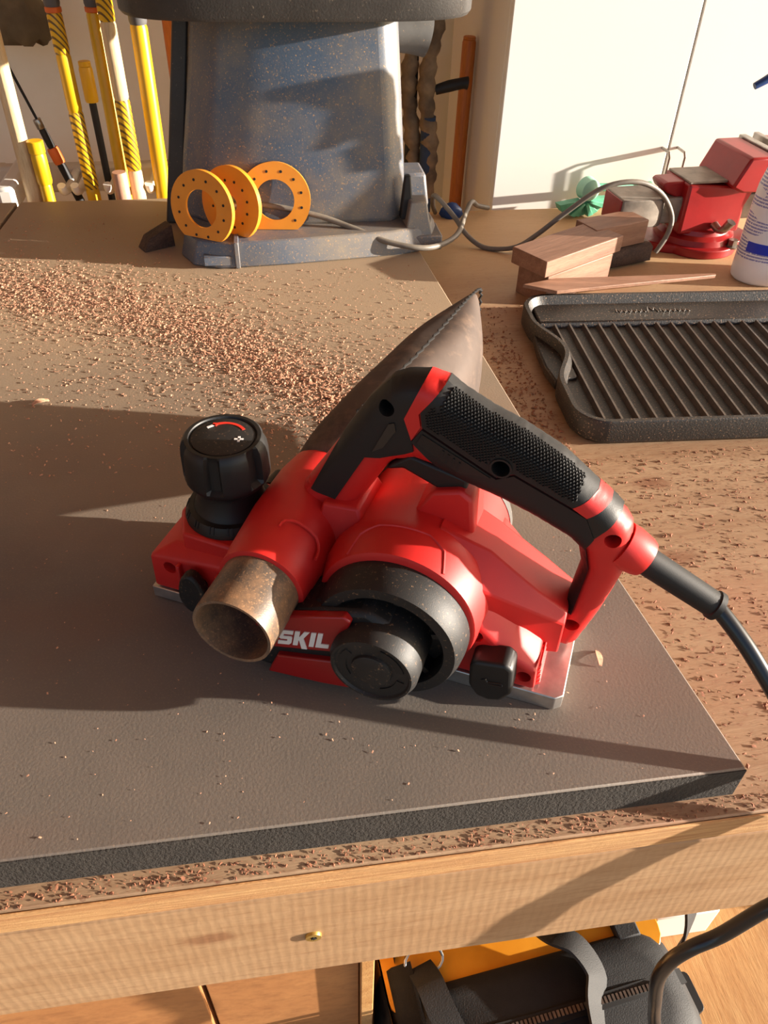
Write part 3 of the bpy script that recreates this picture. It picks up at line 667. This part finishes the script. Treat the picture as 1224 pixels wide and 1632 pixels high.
for lab, loc, rz, hole, tilt in (('orange throat plate with wide hole leaning outermost in the sander tray', (-.082, .808, .0), -32, .023, -8),
                                 ('orange throat plate with small hole standing in the middle of the tray', (-.046, .822, .0), -38, .011, -8),
                                 ('orange throat plate with large open hole and grey cable behind it', (.012, .832, .0), -6, .025, -10)):
    o = thing('throat_plate', lab, 'plate', (loc[0], loc[1], S0+.0315+.0368), math.radians(rz), 'orange throat plates of the sander')
    o.rotation_euler = (math.radians(tilt), 0, math.radians(rz))
    part('plate', 'orange', o, lambda b: plate_mesh(b, hole), ang=40)
    part('screw_holes', 'rubber', o, lambda b: dots_mesh(b, 12, (.046+hole)/2))

# ------------------------------------------------------------------ cast iron griddle
gr = thing('griddle', 'black cast iron griddle with raised parallel ridges and scooped handle notch', 'griddle', (.289, .389, B0), math.radians(-3.2))
GL, GD, GH = .52, .285, .029
def rrect(x0, x1, y0, y1, r, n=6, notch=False):
    P = []
    for cx, cy, a0 in ((x1-r, y0+r, -90), (x1-r, y1-r, 0), (x0+r, y1-r, 90)):
        for i in range(n+1):
            a = math.radians(a0+90*i/n); P.append((cx+r*math.cos(a), cy+r*math.sin(a)))
    if notch:   # scooped handle notch in the left side
        ym = (y0+y1)/2+.008
        for i in range(17):
            t = i/16; y = ym+.072-.144*t; d = .022*(.5-.5*math.cos(2*PI*t))
            P.append((x0+d, y))
    else:
        for i in range(17): P.append((x0, (y0+y1)/2+.008+.072-.144*i/16))
    for i in range(n+1):
        a = math.radians(180+90*i/n); P.append((x0+r+r*math.cos(a), y0+r+r*math.sin(a)))
    return P
def pan(b):
    oz = lambda x0, x1, y0, y1, r, z: [(x, y, z) for x, y in rrect(x0, x1, y0, y1, r, 6, True)]
    w = .0065
    loft(b, [oz(.005, GL-.005, .005, GD-.005, .030, 0), oz(0, GL, 0, GD, .034, .005), oz(0, GL, 0, GD, .034, GH-.002), oz(.001, GL-.001, .001, GD-.001, .034, GH), oz(w-.001, GL-w+.001, w-.001, GD-w+.001, .030, GH), oz(w, GL-w, w, GD-w, .029, GH-.002),
             oz(w+.006, GL-w-.006, w+.006, GD-w-.006, .026, .0125), oz(w+.012, GL-w-.012, w+.012, GD-w-.012, .022, .0115)])
part('pan', 'iron', gr, pan, ang=38)
part('handle_ledge', 'iron', gr, lambda b: prism(b, [(.003, .100), (.030, .108), (.030, .196), (.003, .204), (-.0005, .17), (-.001, .13)], XY, .004, .016), bevel=.002)
ridge_bm = BM()
prism(ridge_bm, [(-.0028, 0), (.0028, 0), (.0011, .0062), (-.0011, .0062)], XZ, .020, .226)
r0 = obj('ridge', ridge_bm, 'iron_lit', gr, loc=(.034, 0, .0112)); r0.location = (.034, 0, .0112)
for k in range(1, 26):
    c = r0.copy(); COL.objects.link(c); c.parent = gr; c.location = (.034+k*.0182, 0, .0112)
part('drip_ledge', 'iron', gr, lambda b: loft(b, [[(.016, .226, .011), (GL-.016, .226, .011), (GL-.016, .230, .0185), (.016, .230, .0185)], [(.016, .275, .011), (GL-.016, .275, .011), (GL-.016, .2745, .0195), (.016, .2745, .0195)]]), bevel=.0015)
def cast_mark(b):
    random.seed(3); x = .118
    for w in range(2):
        for k in range(6):
            h = .0085 if k == 0 else .0050+.0020*random.random()
            tube(b, [(x, .249, .0198), (x+.0012, .249+h, .0198), (x+.0034, .2495+h*.4, .0198), (x+.0050, .249, .0198)], .0007, 5, 3); x += .0064
        if w == 0:
            tube(b, [(x+.001, .249, .0198), (x+.005, .262, .0198), (x+.009, .253, .0198), (x+.012, .260, .0198), (x+.015, .249, .0198)], .0009, 5, 3); x += .018
part('cast_mark', 'alu', gr, cast_mark, label='small raised cast mark along the rear ledge')

# ------------------------------------------------------------------ walnut offcuts
a_ = math.radians(31)
def plank(name, m, lab, loc, rz, L, W, H, chamf=0, group=None, bev=.0012):
    def f(b):
        if chamf: prism(b, [(0, 0), (L, 0), (L, W), (0, W)], XY, 0, H)
        else: box(b, 0, L, 0, W, 0, H)
    o = part(name, m, None, f, bevel=bev); o.location = loc; o.rotation_euler = (0, 0, math.radians(rz)); return tag(o, lab, 'wood block', group)
plank('walnut_block', 'walnut', 'lower walnut block under the overhanging walnut plank', (.3490, .6950, B0+.0004), 30, .128, .052, .0396)
plank('walnut_block', 'walnut', 'walnut plank stacked on top of the lower walnut block', (.3420, .6900, B0+.0405), 30, .150, .060, .0215)
plank('walnut_block', 'walnut', 'walnut block lying on the bark edged offcut beside the vise', (.440, .782, B0+.0305), 20, .094, .044, .0325)
bark = BM(); n_ = 14
loft(bark, [[(x, .020*math.copysign(abs(math.cos(2*PI*i/n_))**.6, math.cos(2*PI*i/n_))*(1+.08*math.sin(3*i+x*90)), .015+.0148*math.copysign(abs(math.sin(2*PI*i/n_))**.5, math.sin(2*PI*i/n_))) for i in range(n_)] for x in (0, .02, .05, .08, .105)])
bk = obj('bark_offcut', bark, 'walnut_dark', ang=50); bk.location = (.436, .799, B0+.0003); bk.rotation_euler = (0, 0, math.radians(17)); tag(bk, 'dark bark edged offcut under the walnut block beside the vise', 'offcut')
st = BM(); prism(st, [(0, 0), (.040, -.016), (.290, .052), (.292, .058), (.05, .022)], XY, 0, .0045)
so = obj('walnut_strip', st, 'walnut', bevel=.0006); so.location = (.309, .674, B0+.0372); so.rotation_euler = (0, math.radians(4.6), 0); tag(so, 'thin tapered walnut strip resting on the rear edge of the griddle', 'wood strip')

wg = part('wood_wedge', 'walnut_dark', None, lambda b: loft(b, [[(-.022, -.012, 0), (.022, -.012, 0), (.022, .012, 0), (-.022, .012, 0)], [(-.012, -.010, .016), (.022, -.010, .028), (.022, .010, .028), (-.012, .010, .016)]]), bevel=.001)
wg.location = (-.152, .862, S0+.0003); wg.rotation_euler = (0, 0, math.radians(28)); tag(wg, 'small dark wooden wedge on the slab at the left of the sander base', 'wedge')
rg = part('rag', 'blue', None, lambda b: loft(b, [[(r*math.cos(2*PI*i/14)*(1+.15*math.sin(3*i)), r*.7*math.sin(2*PI*i/14)*(1+.12*math.sin(2*i+h*300)), h) for i in range(14)] for r, h in ((.014, 0), (.018, .006), (.015, .014), (.008, .021), (.002, .023))]), ang=60)
rg.location = (.292, 1.015, B0+.0003); tag(rg, 'small crumpled blue rag at the rear bench edge by the cables', 'rag')

# ------------------------------------------------------------------ bench vise
vz = thing('bench_vise', 'red bench vise with grey slide bar bolted to the bench', 'vise', (.640, .885, B0), math.radians(4)); vz.scale = (.95, .95, .80)
part('base', 'vise', vz, lambda b: loft(b, [[(.075*math.cos(a)*(1+.22*abs(math.cos(2*a))), .060*math.sin(a)*(1+.22*abs(math.cos(2*a))), z) for a in [2*PI*i/40 for i in range(40)]] for z in (0, .010, .016)]), bevel=.002)
part('swivel', 'vise', vz, lambda b: lathe(b, [(.062, .014), (.060, .026), (.052, .032), (.050, .040)], at_z(0, 0), 40))
part('body', 'vise', vz, lambda b: loft(b, [[(-.052, -.040, .034), (.050, -.040, .034), (.050, .040, .034), (-.052, .040, .034)], [(-.050, -.036, .080), (.052, -.036, .080), (.052, .036, .080), (-.050, .036, .080)], [(-.052, -.038, .122), (.060, -.038, .112), (.060, .038, .112), (-.052, .038, .122)]]), bevel=.004)
part('anvil', 'vise', vz, lambda b: prism(b, [(-.085, .116), (-.078, .104), (-.050, .088), (-.04, .122), (-.080, .121)], XZ, -.020, .020), bevel=.003)
part('anvil_face', 'iron_grey', vz, lambda b: box(b, -.050, .012, -.034, .034, .1215, .1255), bevel=.001)
part('jaw', 'vise', vz, lambda b: prism(b, [(.010, .118), (.028, .168), (.070, .168), (.074, .130), (.060, .108), (.03, .108)], XZ, -.052, .052), bevel=.004)
part('jaw_plate', 'steel', vz, lambda b: box(b, .0705, .082, -.056, .056, .138, .171), bevel=.0012)
part('moving_jaw', 'vise', vz, lambda b: prism(b, [(.104, .171), (.150, .166), (.160, .100), (.150, .050), (.110, .050), (.096, .120)], XZ, -.052, .052), bevel=.004)
part('jaw_plate', 'steel', vz, lambda b: box(b, .095, .1035, -.056, .056, .138, .174), bevel=.0012)
part('slide_bar', 'iron_grey', vz, lambda b: box(b, -.150, .150, -.026, .026, .050, .096), bevel=.003)
part('slide_collar', 'iron_grey', vz, lambda b: loft(b, [[(x, s_*y, z) for s_, y, z in ((-1, h, .048), (1, h, .048), (1, h, .098), (-1, h, .098))] for x, h in ((-.150, .030), (-.135, .033), (-.090, .033), (-.080, .028))]), bevel=.002)
part('bar_end', 'vise', vz, lambda b: box(b, -.1525, -.1495, -.0275, .0275, .050, .096), bevel=.001)
part('lock_lever', 'steel', vz, lambda b: tube(b, [(.005, -.040, .050), (.008, -.058, .046), (.014, -.068, .066)], [.007, .006, .0075], 12, 4), ang=50)
part('bolt', 'steel', vz, lambda b: (lathe(b, [(.011, .014), (.011, .017)], at_z(.035, -.058), 18), lathe(b, [(.0075, .017), (.0075, .028)], at_z(.035, -.058), 6)))

# ------------------------------------------------------------------ spray bottle
bt = thing('spray_bottle', 'white spray bottle with blue printed label and blue trigger', 'bottle', (.690, .752, B0+.0004))
def ovl(r, z, n=48): return [(r*math.cos(2*PI*i/n), r*.72*math.sin(2*PI*i/n), z) for i in range(n)]
part('body', 'bottle', bt, lambda b: loft(b, [ovl(r, z) for r, z in ((.046, 0), (.0500, .004), (.0510, .012), (.0510, .100), (.0500, .125), (.0440, .152), (.032, .176), (.020, .198), (.0145, .214), (.0145, .226))]), ang=60)
def label(b):
    uvl = b.loops.layers.uv.new('UVMap'); n = 40; A0, A1 = math.radians(165), math.radians(345); prev = None
    zs = [.024, .060, .100, .124, .146]; rs = [.0513, .0513, .0513, .0503, .0462]
    grid = [[b.verts.new((rs[k]*math.cos(A0+(A1-A0)*i/n), rs[k]*.72*math.sin(A0+(A1-A0)*i/n), zs[k])) for i in range(n+1)] for k in range(5)]
    for k in range(4):
        for i in range(n):
            f = b.faces.new((grid[k][i], grid[k][i+1], grid[k+1][i+1], grid[k+1][i]))
            for lp, (uu, vv) in zip(f.loops, ((i, k), (i+1, k), (i+1, k+1), (i, k+1))): lp[uvl].uv = (uu/n, (zs[vv]-.024)/.122)
part('label', 'label', bt, label)
def lab_box(b):
    n = 12; A0, A1 = math.radians(196), math.radians(262)
    loft(b, [[(r*math.cos(A0+(A1-A0)*i/n), r*.72*math.sin(A0+(A1-A0)*i/n), z) for r, z in ((.0512, .044), (.0517, .044), (.0517, .0575), (.0512, .0575))] for i in range(n+1)])
part('label_box', 'label_blue', bt, lab_box)
part('collar', 'blue', bt, lambda b: lathe(b, [(.0165, .222), (.0172, .226), (.0165, .250), (.012, .254)], at_z(0, 0), 24))
part('spray_head', 'black', bt, lambda b: prism(b, [(-.100, .306), (-.100, .320), (-.03, .330), (.025, .325), (.030, .300), (.012, .276), (.010, .250), (-.010, .250), (-.014, .290), (-.06, .306)], XZ, -.011, .011), bevel=.003)
part('trigger', 'blue', bt, lambda b: tube(b, [(-.030, 0, .300), (-.052, 0, .285), (-.070, 0, .265), (-.086, 0, .252), (-.102, 0, .243)], [.006, .006, .0055, .005, .004], 10, 4), ang=50)

# ------------------------------------------------------------------ green brush
gb = thing('scrub_brush', 'green scrubbing brush with fanned bristles behind the walnut blocks', 'brush', (.505, 1.005, B0+.0004), math.radians(12))
def bristles(b):
    for k in range(11):
        a = math.radians(-155+k*13); c, s_ = math.cos(a), math.sin(a)
        p0 = (.008*c, .0, .030+.010*s_); p1 = (.052*c, -.010+.002*(k % 3), .034+.034*s_*.98)
        w0, w1 = .0020, .0050
        prism(b, [(p0[0]-s_*w0, p0[2]+c*w0), (p0[0]+s_*w0, p0[2]-c*w0), (p1[0]+s_*w1, p1[2]-c*w1), (p1[0]-s_*w1, p1[2]+c*w1)], XZ, -.012+(k % 3)*.004, .004+(k % 3)*.004)
part('bristles', 'green', gb, bristles, bevel=.0006)
part('head', 'green_light', gb, lambda b: lathe(b, [(.004, -.016), (.016, -.012), (.018, .004), (.012, .012), (.002, .014)], at_y(.004, .042), 24))
part('handle', 'green', gb, lambda b: tube(b, [(.012, 0, .042), (.04, .002, .040), (.10, .006, .034), (.13, .008, .032)], [.007, .006, .006, .007], 12, 4), ang=50)

# ------------------------------------------------------------------ white cabinet behind the bench
cb_ = thing('cabinet', 'tall white melamine cabinet with two doors behind the bench', 'cabinet', (.368, 1.068, 0))
part('carcass', 'cabinet', cb_, lambda b: box(b, 0, .57+.285, .0, .36, .0, 2.1), bevel=.001)
for x0, x1, hx in ((.0, .2835, .274), (.2865, .855, .300)):
    d = part('door', 'cabinet', cb_, lambda b: box(b, x0, x1, -.018, -.001, .01, 2.09), bevel=.0012)
    part('door_pull', 'steel', d, lambda b: tube(b, [(hx, -.017, .988), (hx, -.045, .988), (hx, -.050, .982), (hx, -.050, .905), (hx, -.045, .898), (hx, -.017, .898)], .0022, 8, 1))

# ------------------------------------------------------------------ long-handled tools behind the bench
def pole(name, lab, x, y, segs, r=.012, group='long tools standing behind the bench', tilt=(0, 0), top=None):
    """segs: [(z0, z1, material, part name, radius factor)] from the floor up"""
    o = thing(name, lab, 'tool handle', (x, y, 0.0), 0, group); o.rotation_euler = (tilt[0], tilt[1], 0)
    for z0, z1, m, pn, k in segs:
        def f(b):
            e = .004 if (z1-z0) > .02 else .001
            lathe(b, [(r*k*.9, z0), (r*k, z0+e), (r*k, z1-e), (r*k*.9, z1)], at_z(0, 0), 20)
        part(pn, m, o, f)
    return o
pole('yellow_pole', 'yellow tool handle with two spiral printed bands and grey top grip', -.273, 1.120, [(.02, .925, 'yellow', 'shaft', 1), (.925, 1.037, 'stripes', 'printed_band', 1.02), (1.037, 1.113, 'yellow', 'shaft', 1), (1.113, 1.164, 'stripes', 'printed_band', 1.02), (1.164, 1.171, 'orange_band', 'ring', 1.08), (1.171, 1.42, 'grip_grey', 'grip', 1.05)], .0105)
pole('yellow_pole', 'plain yellow tool handle under a grey grip, rising above the pink wooden stub', -.238, 1.150, [(.02, 1.160, 'yellow', 'shaft', 1), (1.160, 1.167, 'orange_band', 'ring', 1.08), (1.167, 1.42, 'grip_grey', 'grip', 1.05)], .0110, tilt=(0, .055*0+.012))
pole('yellow_pole', 'yellow tool handle with pale wooden foot and spiral printed bands', -.201, 1.110, [(.02, .955, 'pale_wood', 'shaft', 1.0), (.955, 1.055, 'stripes', 'printed_band', 1.03), (1.055, 1.155, 'pale_wood', 'shaft', 1), (1.155, 1.42, 'stripes', 'printed_band', 1.03)], .0110)
pole('yellow_pole', 'thick plain yellow tool handle next to the dark sander flange', -.172, 1.118, [(.02, 1.150, 'yellow', 'shaft', 1), (1.150, 1.42, 'grip_grey', 'grip', 1.05)], .0122, tilt=(0, .010))
pole('white_pole', 'bleached white wooden pole in front of the tool rail', -.371, 1.110, [(.02, 1.45, 'pale_wood', 'shaft', 1)], .0115, tilt=(0, .010))
pole('yellow_grip_tool', 'short yellow round ended grip on a thin black shaft', -.2615, 1.205, [(.02, 1.030, 'rubber', 'shaft', .55), (1.030, 1.080, 'yellow', 'grip', 1), (1.080, 1.0875, 'yellow', 'grip_end', .9)], .0105)
pole('yellow_grip_tool', 'short tapered yellow handle leaning on the bleached white pole', -.3375, 1.100, [(.02, .94, 'yellow', 'shaft', .8), (.94, .985, 'yellow', 'grip', .95), (.985, 1.003, 'yellow', 'grip_end', 1.0)], .0120)
pole('wooden_stub', 'pink wooden handle end standing at the tool rail', -.222, 1.090, [(.02, .958, 'pink_wood', 'shaft', 1)], .0115)
pole('orange_pole', 'orange wooden pole behind the left side of the sander', -.128, 1.250, [(.02, 1.45, 'orange_wood', 'shaft', 1)], .012)
sk = pole('flat_stick', 'orange wooden stick standing against the cabinet side', .343, 1.240, [(.02, 1.108, 'orange_wood', 'shaft', 1), (1.108, 1.113, 'orange_wood', 'shaft_end', .9)], .0115, tilt=(0, .01))
bp = pole('black_pole', 'slanted black pole with orange collar crossing the tool rail', -.290, 1.140, [(.02, .985, 'rubber', 'shaft', .8), (.985, 1.010, 'orange_band', 'collar', 1.1), (1.010, 1.040, 'rubber', 'shaft', .7), (1.040, 1.055, 'steel', 'ferrule', .8), (1.055, 1.16, 'rubber', 'whip', .25)], .0085, tilt=(0, 0))
bp.location = (-.048, 1.185, 0); bp.rotation_euler = (0, -.288, 0)
def camo(b):
    rings = []
    for k in range(40):
        z = .88+k*.0075; r = .0135+.0022*math.sin(k*1.7)+.001*math.sin(k*.6)
        rings.append([(r*math.cos(2*PI*i/16)+.006*math.sin(k*.2), r*math.sin(2*PI*i/16), z) for i in range(16)])
    loft(b, rings)
cm = thing('camo_pole', 'pole wrapped in camouflage cloth behind the right side of the sander', 'tool handle', (.278, 1.17, 0), 0, 'long tools standing behind the bench')
part('wrap', 'camo', cm, lambda b: (camo(b)), ang=60)
part('shaft', 'denim', cm, lambda b: lathe(b, [(.011, .02), (.012, .95), (.0125, 1.01)], at_z(0, 0), 18))
part('top', 'rubber', cm, lambda b: lathe(b, [(.013, 1.15), (.013, 1.42)], at_z(0, 0), 18))
ck = thing('camo_pole', 'second camouflage wrapped pole half hidden by the sander pedestal', 'tool handle', (.252, 1.19, 0), 0, 'long tools standing behind the bench')
part('wrap', 'camo', ck, camo, ang=60)
part('shaft', 'rubber', ck, lambda b: lathe(b, [(.009, .02), (.009, 1.4)], at_z(0, 0), 14))
part('strap_clip', 'rubber', cm, lambda b: tube(b, [(.008, -.004, 1.050), (.03, -.006, 1.056), (.052, -.006, 1.060), (.060, -.006, 1.060)], [.0075, .009, .0085, .010], 10, 3), ang=40)

# tool rail with pegs
rl = thing('tool_rail', 'cream tool rail with rounded white pegs behind the bench', 'rail', (0, 0, 0))
part('rail', 'cream', rl, lambda b: box(b, -.46, -.145, 1.235, 1.262, .880, .925), bevel=.006)
for x in (-.46, -.168): part('stand', 'cream', rl, lambda b: box(b, x, x+.02, 1.2625, 1.28, 0, .92), bevel=.002)
part('end_block', 'white', rl, lambda b: box(b, -.412, -.386, 1.090, 1.240, .900, .938), bevel=.006)
for x in (-.3165, -.2965, -.2465, -.1825):
    part('peg', 'white', rl, lambda b: tube(b, [(x, 1.24, .915), (x, 1.16, .915), (x, 1.118, .922), (x, 1.108, .934)], [.0066, .0066, .0068, .0066], 12, 3), ang=60)

# khaki cloth bag hanging on the wall
kb = thing('hat', 'khaki cloth hat hanging high on the wall above the tools', 'hat', (-.41, 1.40, 1.10))
def hat(b):
    n = 24; rings = []
    for z, r, dx in ((-.02, .020, .03), (-.016, .046, .012), (.0, .058, .004), (.02, .060, 0), (.05, .044, -.006), (.09, .036, -.010), (.13, .030, -.012), (.15, .012, -.012)):
        rings.append([(dx+r*1.25*math.cos(2*PI*i/n)*(1+.10*math.sin(3*i)), r*.8*math.sin(2*PI*i/n)*(1+.10*math.sin(4*i)), z+.006*math.sin(2.2*i)) for i in range(n)])
    loft(b, rings)
part('cloth', 'khaki', kb, hat, ang=60)
part('hook', 'steel', kb, lambda b: tube(b, [(-.012, .0, .146), (-.012, .05, .150), (-.012, .0995, .150)], .003, 8, 1))

# ------------------------------------------------------------------ tool bag under the bench
tb = thing('tool_bag', 'black nylon tool bag with yellow rim, straps and metal rings on the lower shelf', 'bag', (.214, .012, .2804), math.radians(6))
def tbag(b):
    def sec(z, hx, hy, r, cy=0):
        return [(x, y+cy, z) for x, y in rrect(-hx, hx, -hy, hy, r, 4)]
    loft(b, [sec(0, .150, .060, .03), sec(.02, .156, .066, .034), sec(.16, .156, .066, .036), sec(.195, .152, .062, .036), sec(.212, .140, .052, .034), sec(.216, .12, .038, .028)])
part('body', 'nylon', tb, tbag, ang=50)
part('rim', 'bag_yellow', tb, lambda b: prism(b, rrect(-.150, .150, .030, .130, .026, 4), XY, .02, .205), bevel=.006)
part('rear_pocket', 'nylon', tb, lambda b: prism(b, rrect(-.135, .10, .105, .190, .026, 4), XY, .01, .232), bevel=.008)
part('pocket_divider', 'nylon', tb, lambda b: prism(b, [(-.02, .098), (.012, .102), (.004, .135), (-.016, .135)], XY, .15, .236), bevel=.004)
part('pocket_flap', 'nylon', tb, lambda b: prism(b, [(.035, .106), (.100, .094), (.104, .130), (.04, .14)], XY, .15, .238), bevel=.006)
part('zipper_tape', 'rubber', tb, lambda b: tube(b, [(-.148, .004, .2070), (-.10, .001, .2155), (0, -.001, .2165), (.10, .001, .2155), (.148, .004, .2070)], .01, 4, 5, flat=(.014, .003)), ang=60)
part('zipper', 'steel', tb, lambda b: [box(b, -.12+.0042*k, -.1175+.0042*k, -.0030, .0030, .2165, .2192) for k in range(57)], kind='stuff')
part('front_pocket', 'rubber', tb, lambda b: prism(b, rrect(-.085, .035, -.092, -.060, .008, 3), XY, .03, .196), bevel=.004)
part('strap', 'nylon', tb, lambda b: tube(b, [(-.112, .075, .209), (-.108, .055, .224), (-.104, .028, .226), (-.094, -.010, .222), (-.080, -.050, .214), (-.072, -.080, .17)], .01, 4, 6, flat=(.028, .003)), ang=60)
part('strap', 'nylon', tb, lambda b: tube(b, [(.030, .078, .210), (.032, .062, .230), (.046, .048, .234), (.056, .022, .226), (.046, -.004, .221), (.038, -.05, .214)], .01, 4, 6, flat=(.032, .003)), ang=60)
part('shoulder_strap', 'nylon', tb, lambda b: tube(b, [(.112, .130, .240), (.134, .128, .256), (.168, .116, .258), (.196, .094, .232), (.206, .070, .185), (.204, .055, .13), (.190, .045, .05)], .01, 4, 6, flat=(.044, .003)), ang=60)
def dring(b, cx, cy, cz, r, tl):
    P = [(cx+r*math.cos(2*PI*i/18), cy+r*.55*math.sin(2*PI*i/18), cz+r*tl*math.sin(2*PI*i/18)) for i in range(19)]
    tube(b, P, .0017, 8, 1)
part('d_ring', 'steel', tb, lambda b: dring(b, -.106, .078, .214, .020, .4), ang=60)
part('d_ring', 'steel', tb, lambda b: dring(b, .112, .082, .214, .012, .3), ang=60)
part('strap_tab', 'nylon', tb, lambda b: prism(b, [(.098, .048), (.124, .048), (.124, .076), (.098, .076)], XY, .198, .2135), bevel=.002)
part('snap_hook', 'steel', tb, lambda b: tube(b, [(.108, .086, .216), (.102, .096, .222), (.096, .104, .228), (.088, .112, .232), (.090, .122, .236), (.098, .126, .238)], [.0028, .0036, .0045, .0035, .003, .003], 10, 4), ang=60)
part('hook_strap', 'rubber', tb, lambda b: tube(b, [(.082, .112, .226), (.086, .128, .240), (.090, .150, .242)], .01, 4, 4, flat=(.020, .006)), ang=50)
part('buckle', 'black', tb, lambda b: prism(b, rrect(.158, .178, -.020, .02, .006, 3), XY, .14, .155), bevel=.002)
wx = part('paper_box', 'white', None, lambda b: box(b, .415, .50, .135, .26, .2804, .345), bevel=.002); tag(wx, 'white carton standing behind the tool bag on the lower shelf', 'box')

# ------------------------------------------------------------------ sawdust, chips and shavings
def flakes(b, spots, z, smin, smax, lift=.0008):
    for x, y in spots:
        s_ = smin+(smax-smin)*random.random()**2.5; a = random.random()*PI; w = s_*(.3+.4*random.random())
        c, q = math.cos(a), math.sin(a); t1 = (random.random()-.3)*s_*.8; t2 = (random.random()-.5)*w
        zz = z+random.random()*lift
        P = [(x-c*s_+q*w, y-q*s_-c*w, zz), (x+c*s_+q*w, y+q*s_-c*w, zz+max(0, t1)), (x+c*s_-q*w, y+q*s_+c*w, zz+max(0, t1+t2)+.0003), (x-c*s_-q*w, y-q*s_+c*w, zz+.0002)]
        v = [b.verts.new(p) for p in P]; t = b.verts.new((x, y, zz+s_*(.35+.5*random.random())))
        for i in range(4): b.faces.new((v[i], v[(i+1) % 4], t))
        b.faces.new(v[::-1])
line = [(-.40, .770), (-.30, .735), (-.19, .690), (-.09, .610), (-.02, .540), (.045, .470), (.09, .415)]
def band(n, wid):
    out = []
    while len(out) < n:
        k = random.randrange(len(line)-1); t = random.random()
        x = line[k][0]*(1-t)+line[k+1][0]*t; y = line[k][1]*(1-t)+line[k+1][1]*t
        x += random.gauss(0, wid*.8); y += random.gauss(0, wid)
        if -.36 < x < .19 and .35 < y < 1.0 and not (-.13 < x < .25 and y > .77): out.append((x, y))
    return out
def scatter(n, x0, x1, y0, y1, ok=lambda x, y: True):
    out = []
    while len(out) < n:
        x, y = random.uniform(x0, x1), random.uniform(y0, y1)
        if ok(x, y): out.append((x, y))
    return out
slab_ok = lambda x, y: x < .245-.06*(y/.8) and not (-.13 < x < .25 and y > .77)
dust = BM()
flakes(dust, band(7500, .034), S0, .0005, .0022, .002); flakes(dust, band(6500, .085), S0, .0004, .0017)
flakes(dust, scatter(2600, -.36, .24, .36, .98, slab_ok), S0, .0004, .0016)
flakes(dust, scatter(500, -.30, .25, .02, .36, slab_ok), S0, .0003, .0009)
tag(obj('wood_chips', dust, 'dust_chip', kind='stuff'), 'reddish wood chips and sawdust scattered in a swath over the slab', 'sawdust')
d2 = BM()
gok = lambda x, y: x > .272-.06*(y/.8) and not (x > .285 and .37 < y < .68)
flakes(d2, scatter(4200, .2, .62, .0, .70, gok), B0, .0004, .0019); flakes(d2, scatter(750, -.22, .30, .001, .0115), B0, .0004, .0013)
flakes(d2, scatter(700, .245, .30, .22, .62, lambda x, y: .272-.06*(y/.8) < x < .284), B0, .0006, .0022)
tag(obj('dark_sawdust', d2, 'dark_chip', kind='stuff'), 'dark reddish sawdust crumbs on the bare plywood beside the slab', 'sawdust')
def shaving(loc, rz, L, lab):
    b = BM(); rings = []
    for i in range(9):
        t = i/8; w = .0022*(.5+.5*math.sin(PI*t)); z = .0006+.0022*math.sin(PI*t*1.2)
        rings.append([((t-.5)*L, -w, z+.0004*math.sin(9*t)), ((t-.5)*L, w, z+.0012), ((t-.5)*L, w, z+.0019), ((t-.5)*L, -w, z+.0007+.0004*math.sin(9*t))])
    loft(b, rings); o = obj('wood_shaving', b, 'dust_chip', ang=60); o.location = loc; o.rotation_euler = (0, 0, math.radians(rz))
    return tag(o, lab, 'shaving')
shaving((.062, .118, S0), -65, .013, 'curled wood shaving alone on the bare front of the slab')
shaving((-.235, .480, S0), 35, .017, 'pale wood shaving on the dusty slab behind the depth knob')
shaving((.205, .107, S0), 80, .014, 'thin dark splinter near the front right corner of the slab')
